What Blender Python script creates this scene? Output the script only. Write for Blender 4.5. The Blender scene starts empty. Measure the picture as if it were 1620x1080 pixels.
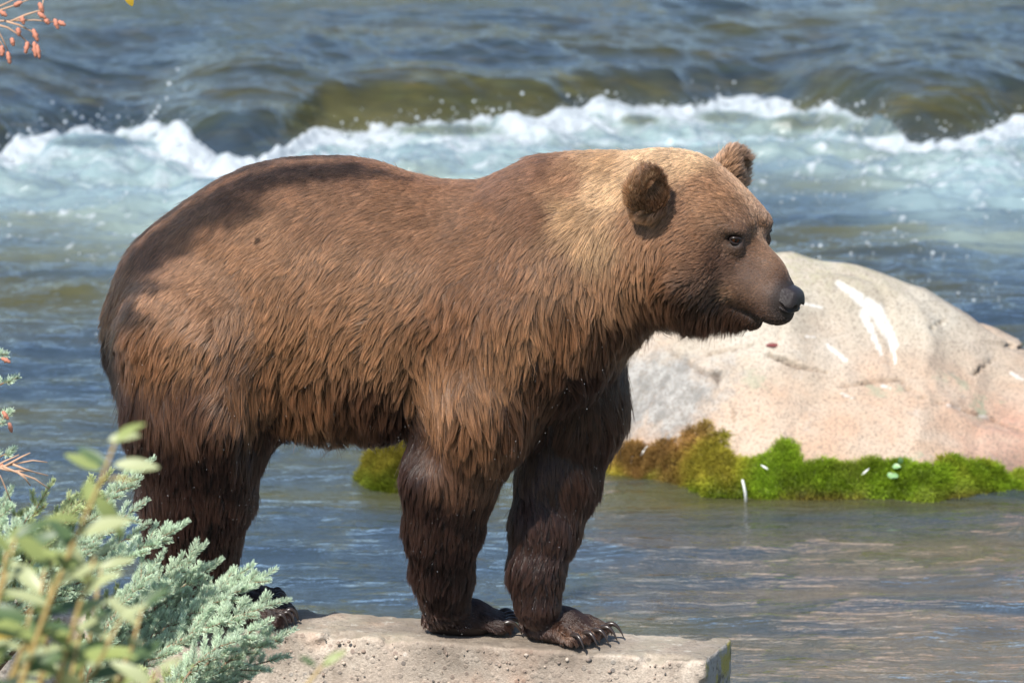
import bpy, bmesh, math, random
import numpy as np
from mathutils import Vector, Matrix
from mathutils import noise as mnoise
from mathutils.kdtree import KDTree

random.seed(7)
RNG = np.random.default_rng(11)
S = bpy.context.scene
COL = S.collection

# ---------------------------------------------------------------- camera, sky, sun, exposure
FPX = 8640.0                       # focal length in pixels of a 1620 px wide frame
PITCH = math.radians(10.0)
CAMP = np.array([0.0, -12.0, 2.79])
cd = bpy.data.cameras.new('camera'); cam = bpy.data.objects.new('camera', cd); COL.objects.link(cam)
cam.location = CAMP; cam.rotation_euler = (math.radians(90) - PITCH, 0, 0)
cd.sensor_width = 36; cd.lens = 36 * FPX / 1620; cd.clip_end = 2000; cd.clip_start = 0.5
cd.dof.use_dof = True; cd.dof.focus_distance = 12.15; cd.dof.aperture_fstop = 7.5
S.camera = cam

SUN_EL, SUN_AZ = 50.0, 30.0        # azimuth: degrees left of straight behind the camera
el, az = math.radians(SUN_EL), math.radians(SUN_AZ)
SUN = np.array([-math.sin(az) * math.cos(el), -math.cos(az) * math.cos(el), math.sin(el)])
w = bpy.data.worlds.new('World'); S.world = w; w.use_nodes = True
nt = w.node_tree; nt.nodes.clear()
sky = nt.nodes.new('ShaderNodeTexSky'); sky.sky_type = 'NISHITA'; sky.sun_disc = False
sky.sun_elevation = el; sky.sun_rotation = math.atan2(SUN[0], SUN[1]); sky.air_density = 1.0; sky.dust_density = 0.6; sky.ozone_density = 2.0
bg = nt.nodes.new('ShaderNodeBackground'); bg.inputs[1].default_value = 0.13
wo = nt.nodes.new('ShaderNodeOutputWorld'); nt.links.new(sky.outputs[0], bg.inputs[0]); nt.links.new(bg.outputs[0], wo.inputs[0])
sl = bpy.data.lights.new('sun', 'SUN'); sl.energy = 5.0; sl.angle = math.radians(0.53); sl.color = (1.0, 0.955, 0.89)
so = bpy.data.objects.new('sun', sl); COL.objects.link(so)
so.rotation_euler = Vector(SUN).to_track_quat('Z', 'Y').to_euler(); so.location = (-4, -8, 9)
S.view_settings.view_transform = 'Standard'; S.view_settings.look = 'None'
S.view_settings.exposure = 0.44; S.view_settings.gamma = 1.0; S.view_settings.use_curve_mapping = False
S.render.engine = 'CYCLES'
S.cycles.max_bounces = 8; S.cycles.transparent_max_bounces = 8; S.cycles.diffuse_bounces = 3; S.cycles.glossy_bounces = 3
S.cycles.use_denoising = True; S.cycles.denoiser = 'OPENIMAGEDENOISE'; S.cycles.denoising_input_passes = 'RGB_ALBEDO_NORMAL'; S.cycles.denoising_prefilter = 'ACCURATE'; S.cycles.use_adaptive_sampling = False
S.cycles.caustics_reflective = False; S.cycles.caustics_refractive = False
S.cycles.sample_clamp_indirect = 3.0; S.cycles.sample_clamp_direct = 14.0
try: S.cycles_curves.shape = 'RIBBONS'; S.cycles_curves.subdivisions = 2
except Exception: pass

# ---------------------------------------------------------------- surveying: from a picture position to a place
_f = np.array([0, math.cos(PITCH), -math.sin(PITCH)]); _u = np.array([0, math.sin(PITCH), math.cos(PITCH)])
def P(px, py, Y):
    d = _f + np.array([1.0, 0, 0]) * ((px - 810) / FPX) + _u * ((540 - py) / FPX)
    return CAMP + d * ((Y - CAMP[1]) / d[1])
def G(px, py, z=0.0):
    d = _f + np.array([1.0, 0, 0]) * ((px - 810) / FPX) + _u * ((540 - py) / FPX)
    return CAMP + d * ((z - CAMP[2]) / d[2])
def proj(p):
    q = p - CAMP; dz = q @ _f
    return 810 + FPX * q[..., 0] / dz, 540 - FPX * (q @ _u) / dz
U = 1 / 714.0                      # one photo pixel at the bear, in metres

# ---------------------------------------------------------------- helpers
def link(o, parent=None):
    COL.objects.link(o)
    if parent is not None: o.parent = parent
    return o
def tag(o, label=None, cat=None, group=None, kind=None):
    if label: o['label'] = label
    if cat: o['category'] = cat
    if group: o['group'] = group
    if kind: o['kind'] = kind
    return o
def empty(name, loc=(0, 0, 0)):
    o = bpy.data.objects.new(name, None); o.location = loc; o.empty_display_size = 0.1
    return link(o)
def mesh_obj(name, verts, faces, mat=None, parent=None, smooth=True, rel=None):
    me = bpy.data.meshes.new(name)
    verts = np.asarray(verts, dtype=np.float32)
    if rel is not None: verts = verts - np.asarray(rel, dtype=np.float32)
    if isinstance(faces, np.ndarray):
        k = faces.shape[1]; n = len(faces)
        me.vertices.add(len(verts)); me.vertices.foreach_set('co', verts.ravel())
        me.loops.add(n * k); me.loops.foreach_set('vertex_index', faces.astype(np.int32).ravel())
        me.polygons.add(n); me.polygons.foreach_set('loop_start', np.arange(0, n * k, k, dtype=np.int32))
        me.update(calc_edges=True); me.validate()
    else:
        me.from_pydata([tuple(v) for v in verts], [], faces); me.update()
    if smooth: me.polygons.foreach_set('use_smooth', np.ones(len(me.polygons), dtype=bool))
    if mat: me.materials.append(mat)
    o = bpy.data.objects.new(name, me)
    return link(o, parent)
def vattr(me, name, data, typ='FLOAT'):
    a = me.attributes.new(name, typ, 'POINT')
    data = np.asarray(data, dtype=np.float32)
    if typ == 'FLOAT': a.data.foreach_set('value', data.ravel())
    else: a.data.foreach_set('color', data.ravel())

class NT:
    """small shader-node writer"""
    def __init__(s, name):
        s.m = bpy.data.materials.new(name); s.m.use_nodes = True; s.t = s.m.node_tree; s.t.nodes.clear()
        s.out = s.t.nodes.new('ShaderNodeOutputMaterial')
    def n(s, typ, ins=None, **props):
        nd = s.t.nodes.new('ShaderNode' + typ)
        for k, v in props.items(): setattr(nd, k, v)
        for k, v in (ins or {}).items():
            sock = nd.inputs[k]
            if isinstance(v, bpy.types.NodeSocket): s.t.links.new(v, sock)
            elif isinstance(v, bpy.types.Node): s.t.links.new(v.outputs[0], sock)
            else:
                if isinstance(v, (tuple, list)) and len(v) == 3 and len(sock.default_value) == 4: v = (*v, 1)
                sock.default_value = v
        return nd
    def noise(s, scale, detail=4, rough=0.5, vec=None, dist=0.0):
        i = {'Scale': scale, 'Detail': detail, 'Roughness': rough, 'Distortion': dist}
        if vec is not None: i['Vector'] = vec
        return s.n('TexNoise', i).outputs[0]
    def voro(s, scale, vec=None, feature='F1', rnd=1.0):
        i = {'Scale': scale, 'Randomness': rnd}
        if vec is not None: i['Vector'] = vec
        return s.n('TexVoronoi', i, feature=feature)
    def ramp(s, fac, stops, interp='LINEAR'):
        r = s.n('ValToRGB', {'Fac': fac}); e = r.color_ramp; e.interpolation = interp
        while len(e.elements) < len(stops): e.elements.new(0.5)
        for el_, (p, c) in zip(e.elements, stops):
            el_.position = p; el_.color = (c, c, c, 1) if not isinstance(c, (tuple, list)) else (*c[:3], 1)
        return r.outputs[0]
    def mix(s, fac, a, b, mode='MIX'):
        nd = s.n('Mix', data_type='RGBA', blend_type=mode)
        for k, v in ((0, fac), (6, a), (7, b)):
            sock = nd.inputs[k]
            if isinstance(v, bpy.types.NodeSocket): s.t.links.new(v, sock)
            else: sock.default_value = v if k == 0 else (*v[:3], 1)
        return nd.outputs[2]
    def math(s, op, a, b=0.0, c=None, clamp=False):
        i = {0: a, 1: b}
        if c is not None: i[2] = c
        return s.n('Math', i, operation=op, use_clamp=clamp).outputs[0]
    def mr(s, x, a, b, lo=0.0, hi=1.0):
        return s.n('MapRange', {0: x, 1: a, 2: b, 3: lo, 4: hi}, clamp=True).outputs[0]
    def attr(s, name):
        return s.n('Attribute', attribute_name=name)
    def bump(s, h, strength, dist, normal=None):
        i = {'Height': h, 'Strength': strength, 'Distance': dist}
        if normal is not None: i['Normal'] = normal
        return s.n('Bump', i).outputs[0]
    def done(s, shader, disp=None):
        s.t.links.new(shader if isinstance(shader, bpy.types.NodeSocket) else shader.outputs[0], s.out.inputs[0])
        return s.m

# smooth value noise on arrays (numpy), used for shapes
def _hash(ix, iy, iz, seed):
    h = (ix.astype(np.int64) * 374761393 + iy.astype(np.int64) * 668265263 + iz.astype(np.int64) * 2147483647 + seed * 974711) & 0x7fffffff
    h = ((h ^ (h >> 13)) * 1274126177) & 0x7fffffff
    h = ((h ^ (h >> 16)) * 668265263) & 0x7fffffff
    return (h / float(0x7fffffff)).astype(np.float32)
def vnoise(p, scale=1.0, seed=0):
    """p (N,3) -> values in -1..1"""
    q = np.asarray(p, dtype=np.float64) * scale + 1000.0
    i = np.floor(q).astype(np.int64); f = (q - i).astype(np.float32); f = f * f * f * (f * (f * 6 - 15) + 10)
    r = 0
    for dx in (0, 1):
        wx = f[:, 0] if dx else 1 - f[:, 0]
        for dy in (0, 1):
            wy = f[:, 1] if dy else 1 - f[:, 1]
            for dz in (0, 1):
                wz = f[:, 2] if dz else 1 - f[:, 2]
                r = r + wx * wy * wz * _hash(i[:, 0] + dx, i[:, 1] + dy, i[:, 2] + dz, seed)
    return r * 2 - 1
def fbm(p, scale=1.0, octs=4, seed=0, gain=0.5):
    r = 0; a = 1.0; t = 0
    for k in range(octs):
        r = r + a * vnoise(p, scale * (2.03 ** k), seed + k * 17); t += a; a *= gain
    return r / t
def sstep(a, b, x):
    t = np.clip((x - a) / (b - a), 0, 1); return t * t * (3 - 2 * t)
def smin(a, b, k):
    h = np.clip(0.5 + 0.5 * (b - a) / k, 0, 1)
    return b * (1 - h) + a * h - k * h * (1 - h)
def sub(a, b, k):                  # a minus b
    return -smin(-a, b, k)
def d_ell(p, c, r, R=None):
    q = p - np.asarray(c)
    if R is not None: q = q @ np.asarray(R).T      # rows of R: local axes
    r = np.asarray(r)
    k0 = np.linalg.norm(q / r, axis=1); k1 = np.linalg.norm(q / (r * r), axis=1) + 1e-9
    return k0 * (k0 - 1) / k1
def d_cone(p, a, b, r1, r2):
    a = np.asarray(a); b = np.asarray(b); ba = b - a; pa = p - a
    h = np.clip(pa @ ba / (ba @ ba), 0, 1)
    return np.linalg.norm(pa - h[:, None] * ba, axis=1) - (r1 + (r2 - r1) * h)

def surface_nets(f, lo, hi, h):
    lo = np.asarray(lo, float); hi = np.asarray(hi, float); B = 4
    nb = np.ceil((hi - lo) / (h * B)).astype(int); n = nb * B + 1
    ax = [lo[k] + (np.arange(nb[k]) + 0.5) * h * B for k in range(3)]
    cg = np.stack(np.meshgrid(*ax, indexing='ij'), -1).reshape(-1, 3)
    cv = f(cg).reshape(nb)
    V = np.repeat(np.repeat(np.repeat(cv, B, 0), B, 1), B, 2)
    V = np.pad(V, ((0, 1), (0, 1), (0, 1)), mode='edge').astype(np.float32)
    near = np.abs(cv) < h * B * 1.6
    m = np.zeros(n, bool)
    mm = np.repeat(np.repeat(np.repeat(near, B, 0), B, 1), B, 2)
    for dx in (0, 1):
        for dy in (0, 1):
            for dz in (0, 1):
                m[dx:dx + mm.shape[0], dy:dy + mm.shape[1], dz:dz + mm.shape[2]] |= mm
    idx = np.argwhere(m); vals = np.empty(len(idx), np.float32)
    for s in range(0, len(idx), 300000):
        vals[s:s + 300000] = f(lo + idx[s:s + 300000] * h)
    V[m] = vals
    ins = V < 0
    c = [ins[dx:n[0] - 1 + dx, dy:n[1] - 1 + dy, dz:n[2] - 1 + dz] for dx in (0, 1) for dy in (0, 1) for dz in (0, 1)]
    cnt = sum(x.astype(np.int8) for x in c)
    cell = np.argwhere((cnt > 0) & (cnt < 8))
    vid = -np.ones((n[0] - 1, n[1] - 1, n[2] - 1), np.int64); vid[tuple(cell.T)] = np.arange(len(cell))
    acc = np.zeros((len(cell), 3)); num = np.zeros(len(cell))
    corners = np.array([(dx, dy, dz) for dx in (0, 1) for dy in (0, 1) for dz in (0, 1)])
    for a in range(8):
        for b in range(a + 1, 8):
            if np.abs(corners[a] - corners[b]).sum() != 1: continue
            va = V[tuple((cell + corners[a]).T)]; vb = V[tuple((cell + corners[b]).T)]
            cr = (va < 0) != (vb < 0); t = np.where(cr, va / (va - vb + 1e-20), 0)
            pt = corners[a] + t[:, None] * (corners[b] - corners[a])
            acc += pt * cr[:, None]; num += cr
    pos = lo + (cell + acc / num[:, None]) * h
    faces = []
    for axis in range(3):
        o1, o2 = [k for k in range(3) if k != axis]
        sl0 = [slice(None)] * 3; sl1 = [slice(None)] * 3; sl0[axis] = slice(0, -1); sl1[axis] = slice(1, None)
        A = ins[tuple(sl0)]; Bv = ins[tuple(sl1)]
        e = np.argwhere(A != Bv)
        e = e[(e[:, o1] > 0) & (e[:, o2] > 0) & (e[:, o1] < n[o1] - 1) & (e[:, o2] < n[o2] - 1)]
        def vi(a1, a2):
            q = e.copy(); q[:, o1] -= a1; q[:, o2] -= a2
            return vid[tuple(q.T)]
        quad = np.stack([vi(0, 0), vi(1, 0), vi(1, 1), vi(0, 1)], 1)
        flip = A[tuple(e.T)]
        if axis == 1: flip = ~flip
        quad[~flip] = quad[~flip][:, ::-1]
        faces.append(quad)
    F = np.concatenate(faces); F = F[(F >= 0).all(1)]
    # pull onto the surface
    for _ in range(2):
        e = h * 0.25; g = np.stack([(f(pos + d) - f(pos - d)) / (2 * e) for d in np.eye(3) * e], 1)
        v = f(pos); pos = pos - np.clip(v, -h, h)[:, None] * g / np.maximum((g * g).sum(1), 0.25)[:, None]
    g = np.stack([(f(pos + d) - f(pos - d)) for d in np.eye(3) * h * 0.5], 1)
    g /= np.linalg.norm(g, axis=1)[:, None] + 1e-9
    return pos, F, g
# ================================================================ THE BEAR
def YC(px): return -0.02 - 0.27 * (px - 830) / 714
def B(px, py, dy=0.0): return P(px, py, YC(px) + dy)
# trunk and neck: stations traced along the flank (x, top, bottom, half width, fullness)
ST = np.array([
    (170, 500, 540, .030), (178, 450, 590, .085), (190, 418, 620, .125), (215, 382, 645, .165), (250, 352, 660, .195), (300, 316, 668, .22),
    (350, 284, 672, .235), (400, 262, 676, .243), (450, 252, 680, .247), (500, 249, 684, .25), (550, 249, 686, .252),
    (600, 258, 684, .252), (650, 276, 676, .25), (700, 287, 668, .245), (760, 288, 662, .238), (800, 270, 660, .23),
    (850, 249, 655, .22), (900, 243, 640, .205), (950, 240, 602, .185), (1000, 241, 530, .165), (1040, 250, 486, .145), (1080, 275, 468, .12), (1110, 330, 450, .07), (1125, 370, 410, .02)], float)
_px = np.linspace(170, 1125, 192)
def _sm(a, n=5):
    k = np.hanning(n + 2)[1:-1]; k /= k.sum(); return np.convolve(np.pad(a, n // 2, mode='edge'), k, 'valid')
_tp = _sm(np.interp(_px, ST[:, 0], ST[:, 1]), 9); _bt = _sm(np.interp(_px, ST[:, 0], ST[:, 2]), 9); _hw = _sm(np.interp(_px, ST[:, 0], ST[:, 3]), 7)
_X = np.array([B(a, b)[0] for a, b in zip(_px, (_tp + _bt) / 2)])
_ZT = np.array([B(a, b)[2] for a, b in zip(_px, _tp)]); _ZB = np.array([B(a, b)[2] for a, b in zip(_px, _bt)])
_YY = np.array([YC(a) for a in _px])
def d_trunk(p):
    x = p[:, 0]; zt = np.interp(x, _X, _ZT); zb = np.interp(x, _X, _ZB); hw = np.interp(x, _X, _hw); yc = np.interp(x, _X, _YY)
    zc = (zt + zb) / 2; hh = (zt - zb) / 2
    zn = np.clip((p[:, 2] - zc) / hh, -1.5, 1.5)
    wdt = hw * (1 - 0.13 * np.clip(zn, 0, 1) ** 1.5)
    a = np.abs(p[:, 1] - yc) / wdt; b = np.abs(p[:, 2] - zc) / hh
    r = (a ** 2.25 + b ** 2.25) ** (1 / 2.25)
    d = (r - 1) * np.minimum(hh, wdt) * 0.85
    end = np.maximum(_X[0] - x, x - _X[-1])
    return np.where(end > 0, np.sqrt(np.maximum(d, 0) ** 2 + end ** 2), d)
# head frame
HA, HB = math.radians(33), math.radians(22)
HF = np.array([math.cos(HA) * math.cos(HB), -math.sin(HA) * math.cos(HB), -math.sin(HB)])
HL = np.array([math.sin(HA), math.cos(HA), 0.0]); HU = np.cross(HF, HL)
HO = B(1080, 360, -0.03); HR = np.stack([HF, HL, HU])
def hp(u, v, w): return HO + (HF * u + HL * v + HU * w) * U
def hl(p): return (p - HO) @ HR.T / U
def d_head(p):
    q = hl(p); q = np.stack([q[:, 0], np.abs(q[:, 1]), q[:, 2]], 1)
    d = d_ell(q, (-12, 0, 8), (116, 100, 108))
    d = smin(d, d_ell(q, (52, 0, 32), (76, 76, 66)), 26)                # forehead
    d = smin(d, d_ell(q, (28, 66, -30), (84, 50, 80)), 30)              # cheeks
    d = smin(d, d_ell(q, (52, 20, -80), (78, 50, 46)), 28)              # jaw
    d = smin(d, d_cone(q, (80, 0, -16), (186, 0, -26), 60, 37), 26)     # muzzle
    d = smin(d, d_ell(q, (128, 0, 14), (66, 25, 26)), 24)               # bridge
    d = smin(d, d_ell(q, (190, 0, -24), (34, 30, 26)), 14)
    d = smin(d, d_ell(q, (196, 0, -44), (33, 29, 21)), 12)              # upper lip
    d = smin(d, d_cone(q, (70, 0, -74), (166, 0, -74), 44, 19), 8)      # lower jaw
    d = smin(d, d_ell(q, (88, 40, 60), (34, 26, 10)), 26)               # brow
    d = smin(d, d_ell(q, (112, 44, 34), (18, 10, 14)), 12)              # lids
    d = sub(d, d_ell(q, (119, 54, 44), (13, 9, 6.5)), 6)                # eye socket
    for a_, b_ in (((132, 52, -50), (165, 44, -62)), ((165, 44, -62), (196, 34, -64)), ((196, 34, -64), (224, 10, -58))):
        d = sub(d, d_cone(q, a_, b_, 2.2, 2.2), 4)                       # mouth line
    # ears
    n_ = np.array([0.95, 0.10, 0.22]); n_ /= np.linalg.norm(n_); t_ = np.array([0.1, .5, 0.85]); t_ -= n_ * (t_ @ n_); t_ /= np.linalg.norm(t_)
    Re = np.stack([n_, t_, np.cross(n_, t_)]); c = np.array([-18, 131, 78.])
    e = d_ell(q, c, (22, 35, 35), Re)
    e = sub(e, d_ell(q, c + n_ * 22, (19, 24, 23), Re), 8)
    e = smin(e, d_ell(q, c - t_ * 26 - n_ * 4, (28, 30, 32), Re), 18)
    d = smin(d, e, 10)
    return d * U
LEG = []
def leg_chain(pts):
    for (a, b) in zip(pts[:-1], pts[1:]): LEG.append((np.array(a[0]), np.array(b[0]), a[1] * U, b[1] * U))
def yw(px, py, Y, r): return (P(px, py, Y), r)
# near foreleg (bear's right)
leg_chain([yw(800, 500, -.12, 105), yw(755, 640, -.13, 92), yw(712, 750, -.10, 74), yw(702, 830, -.07, 60), yw(700, 900, -.03, 46), yw(705, 950, 0.0, 38)])
# far foreleg
leg_chain([yw(900, 530, .02, 92), yw(903, 640, .03, 84), yw(884, 750, 0.0, 66), yw(862, 830, -.03, 53), yw(848, 900, -.05, 42), yw(850, 955, -.06, 36)])
# near hind leg
leg_chain([yw(310, 540, .03, 125), yw(318, 660, .02, 112), yw(316, 770, .04, 88), yw(305, 850, .07, 74), yw(315, 920, .09, 52), yw(330, 965, .10, 36)])
# far hind leg
leg_chain([yw(300, 540, .32, 110), yw(310, 660, .32, 100), yw(300, 770, .30, 80), yw(300, 850, .28, 62), yw(310, 915, .26, 45), yw(320, 945, .25, 34)])
PAWS = []                                                                # centre, heading, length, width
def paw(px, py, head, L, W, back): 
    g = G(px, py, 0.0); h = math.radians(head); f = np.array([math.cos(h), math.sin(h), 0]); PAWS.append((g, f, L, W, back))
paw(742, 999, 4, .162, .126, .07)
paw(888, 1011, -36, .165, .142, .07)
paw(385, 986, -6, .19, .118, .14)
paw(370, 962, -4, .19, .118, .14)
def toes(g, f, L, W):
    l = np.array([-f[1], f[0], 0]); out = []
    for k in range(5):
        s = (k - 2) / 2.0
        base = g + f * (L * 0.20) + l * (s * W * 0.36) + np.array([0, 0, .036])
        tip = g + f * (L * (0.50 - 0.07 * s * s)) + l * (s * W * 0.46) + np.array([0, 0, .020])
        out.append((base, tip, f + l * s * 0.25, l))
    return out
def d_paw(p, g, f, L, W, back):
    l = np.array([-f[1], f[0], 0]); R = np.stack([f, l, [0, 0, 1]])
    d = d_ell(p, g + np.array([0, 0, .028]), (L * .42, W * .46, .036), R)
    d = smin(d, d_cone(p, g - f * back + np.array([0, 0, .034]), g + np.array([0, 0, .030]), .036, .042), .03)
    t = 9.0
    for (a, b, _, _) in toes(g, f, L, W): t = np.minimum(t, d_cone(p, a, b, .0165, .0155)) if not np.isscalar(t) else d_cone(p, a, b, .0165, .0155)
    return smin(d, t, .008)
def d_bear(p):
    d = d_trunk(p)
    for k, (a, b, r1, r2) in enumerate(LEG):
        d = smin(d, d_cone(p, a, b, r1, r2), .05 if k % 5 < 2 else .025)
    d = smin(d, d_cone(p, B(900, 420), B(1030, 378, -.01), 150 * U, 104 * U), .06)
    # hollows in front of the thigh and behind the shoulder
    d = sub(d, d_cone(p, B(442, 590, -.285), B(438, 715, -.235), .030, .060), .07)
    d = sub(d, d_cone(p, B(662, 570, -.285), B(650, 700, -.235), .026, .050), .07)
    d = smin(d, d_ell(p, B(835, 470, -.10), (.17, .12, .22)), .07)
    hm = np.linalg.norm(p - HO, axis=1) < .55
    if hm.any():
        dd = d[hm]; d[hm] = smin(dd, d_head(p[hm]), .04)
    pm = p[:, 2] < .16
    if pm.any():
        q = p[pm]; dd = d[pm]
        for pw in PAWS: dd = smin(dd, d_paw(q, *pw), .018)
        dd = np.maximum(dd, -q[:, 2] + 0.001)
        d[pm] = dd
    return d
_lo = (P(150, 500, 0)[0] - .02, -.62, -.01); _hi = (P(1300, 500, 0)[0] + .02, .60, P(700, 215, 0)[2] + .02)
BV, BF, BN = surface_nets(d_bear, _lo, _hi, 0.006)

# ---- what the coat does where: control points along the flank (x, y, dir x, dir y, length mm, clump, wet, colour)
GOLD = (.42, .250, .125); LGOLD = (.58, .38, .21); BRN = (.215, .104, .052); MID = (.285, .148, .076); RED = (.175, .082, .042); DRK = (.036, .0175, .0125); DBR = (.100, .047, .026); BLK = (.024, .012, .009)
TRN = (.125, .062, .036); DK2 = (.065, .032, .019)
CP = [
 (480, 262, -1, .10, 30, .15, .0, RED), (560, 262, -1, .05, 30, .15, .0, RED), (380, 300, -1, .45, 32, .2, .05, RED), (300, 350, -1, .65, 36, .25, .1, BRN), (230, 400, -.8, .9, 40, .4, .15, RED), (180, 480, -.6, 1, 39, .75, .5, RED), (172, 560, -.2, 1, 43, .7, .6, BLK), (190, 620, -.1, 1, 43, .7, .7, DRK),
 (640, 290, -1, .1, 34, .25, 0, BRN), (720, 300, -1, .15, 34, .25, 0, BRN), (800, 290, -.9, .2, 42, .35, 0, RED), (850, 262, -.8, .1, 42, .35, 0, RED), (900, 290, -.85, .35, 42, .35, 0, MID), (850, 340, -.85, .5, 40, .3, 0, RED),
 (500, 330, -1, .25, 36, .3, 0, BRN), (620, 350, -1, .25, 36, .3, 0, BRN), (740, 380, -.9, .4, 38, .35, .1, BRN), (420, 380, -1, .4, 38, .35, .05, MID), (330, 430, -.9, .6, 35, .5, .1, MID), (250, 470, -.8, .8, 37, .55, .2, MID),
 (500, 430, -.85, .5, 35, .6, .2, MID), (620, 450, -.8, .6, 37, .65, .2, MID), (400, 480, -.75, .7, 38, .7, .3, MID), (300, 540, -.6, .85, 39, .8, .7, MID), (230, 560, -.4, .95, 39, .8, .7, BRN),
 (480, 540, -.6, .85, 39, .85, .7, MID), (600, 550, -.55, .9, 39, .85, .7, MID), (720, 500, -.5, .9, 39, .8, .35, BRN), (380, 600, -.35, 1, 40, .85, .7, BRN), (300, 640, -.1, 1, 47, .8, .6, DBR),
 (480, 640, -.3, 1, 51, .9, .7, BRN), (580, 640, -.2, 1, 52, .95, .6, DBR), (540, 700, -.1, 1, 61, 1., .8, DBR), (460, 700, 0, 1, 52, 1, .9, DRK), (630, 680, -.1, 1, 51, 1, .8, DRK),
 (700, 620, -.15, 1, 42, .95, .7, MID), (780, 600, -.2, 1, 42, .95, .7, MID), (740, 680, -.1, 1, 49, .9, .7, BRN), (820, 540, -.15, 1, 41, .9, .7, MID), (820, 650, .05, 1, 49, .95, .7, DBR), (860, 600, .1, 1, 41, .95, .7, DBR),
 (800, 430, -.5, .9, 38, .65, .15, BRN), (880, 430, -.35, 1, 39, .7, .15, MID), (940, 380, -.45, .9, 46, .5, 0, GOLD), (900, 340, -.7, .6, 45, .4, 0, GOLD), (960, 300, -.7, .4, 42, .4, 0, LGOLD), (1020, 260, -.9, .15, 34, .45, 0, LGOLD), (960, 262, -.9, .15, 38, .4, 0, GOLD), (1090, 250, -1, .0, 26, .5, 0, LGOLD),
 (940, 460, -.2, 1, 48, .8, .25, MID), (1000, 430, -.1, 1, 47, .8, .15, MID), (900, 520, -.05, 1, 49, .9, .7, BRN), (960, 520, .1, 1, 50, 1, .6, DK2), (1020, 480, .1, 1, 62, 1, .5, DK2), (1040, 430, -.05, 1, 46, 1, .2, BRN), (1060, 500, .1, 1, 62, 1, .6, DK2), (970, 580, .15, 1, 47, 1, .9, DRK), (920, 600, .1, 1, 46, 1, .9, DRK),
 (1010, 350, -.6, .8, 36, .6, 0, MID), (1060, 330, -.8, .6, 24, .6, 0, BRN), (1110, 300, -.8, -.2, 20, .6, 0, MID), (1100, 400, -.5, .85, 24, .65, .1, BRN), (1100, 460, -.2, 1, 28, .75, .4, DBR),
 (320, 730, 0, 1, 34, .72, .9, DRK), (250, 730, -.1, 1, 37, .72, .9, DRK), (410, 730, .05, 1, 34, .72, .9, DRK), (320, 820, -.1, 1, 30, .72, .9, DRK), (300, 900, 0, 1, 26, .72, .9, DRK), (380, 850, .1, 1, 27, .72, .9, DRK),
 (710, 740, -.05, 1, 34, .72, .6, TRN), (650, 760, -.5, .9, 33, .72, .7, DRK), (700, 820, -.25, 1, 27, .72, .9, DRK), (650, 880, -.6, .8, 31, .72, .9, DRK), (740, 860, -.05, 1, 20, .72, .9, DRK), (700, 930, -.3, 1, 23, .72, .9, BLK),
 (880, 700, .05, 1, 44, .9, .9, DRK), (930, 740, .2, 1, 35, .72, .9, DRK), (870, 800, .05, 1, 26, .72, .8, DRK), (850, 880, -.1, 1, 20, .72, .8, DRK), (810, 860, -.4, 1, 23, .72, .9, DRK), (860, 930, 0, 1, 16, .72, .9, DRK),
 (780, 990, .8, .6, 10, .4, .9, BLK), (900, 1000, .8, .5, 10, .4, .9, BLK), (440, 985, .8, .5, 12, .4, .9, BLK)]
CXY = np.array([(c[0], c[1]) for c in CP], float)
CVAL = np.array([(c[2], c[3], c[4], c[5], c[6], *c[7]) for c in CP], float)
def coat(px, py):
    out = np.empty((len(px), CVAL.shape[1]))
    for s in range(0, len(px), 40000):
        x = px[s:s + 40000, None]; y = py[s:s + 40000, None]
        d2 = (x - CXY[:, 0]) ** 2 + (y - CXY[:, 1]) ** 2 + 260
        w_ = d2 ** -2.2; w_ /= w_.sum(1, keepdims=True)
        out[s:s + 40000] = w_ @ CVAL
    return out

def mat_skin():
    n = NT('bear_skin'); c = n.attr('coat_colour').outputs['Color']
    ns = n.noise(160, 5, .7)
    c = n.mix(n.math('MULTIPLY', ns, .6), c, (.02, .012, .008), 'MIX')
    b = n.bump(n.noise(420, 4, .7), .5, .002)
    return n.done(n.n('BsdfPrincipled', {'Base Color': c, 'Roughness': .62, 'Normal': b}))
def mat_fur():
    n = NT('bear_fur'); c = n.attr('hcol').outputs['Color']; wet = n.attr('hwet').outputs['Fac']
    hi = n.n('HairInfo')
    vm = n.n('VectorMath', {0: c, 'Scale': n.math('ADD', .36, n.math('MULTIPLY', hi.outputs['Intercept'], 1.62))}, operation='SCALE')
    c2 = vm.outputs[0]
    rgh = n.math('SUBTRACT', .40, n.math('MULTIPLY', wet, .28))
    pr = n.n('BsdfHairPrincipled', {'Color': c2, 'Roughness': rgh, 'Radial Roughness': .32, 'Coat': n.math('MULTIPLY', wet, .0), 'IOR': 1.5, 'Random Roughness': .2})
    pr.model = 'CHIANG'; pr.parametrization = 'COLOR'
    df = n.n('BsdfDiffuse', {'Color': c2})
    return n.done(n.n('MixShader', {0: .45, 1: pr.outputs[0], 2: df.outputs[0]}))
def simple(name, col, rough=.5, spec=.5, **kw):
    n = NT(name); i = {'Base Color': col, 'Roughness': rough, 'Specular IOR Level': spec}; i.update(kw)
    return n.done(n.n('BsdfPrincipled', i))

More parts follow.
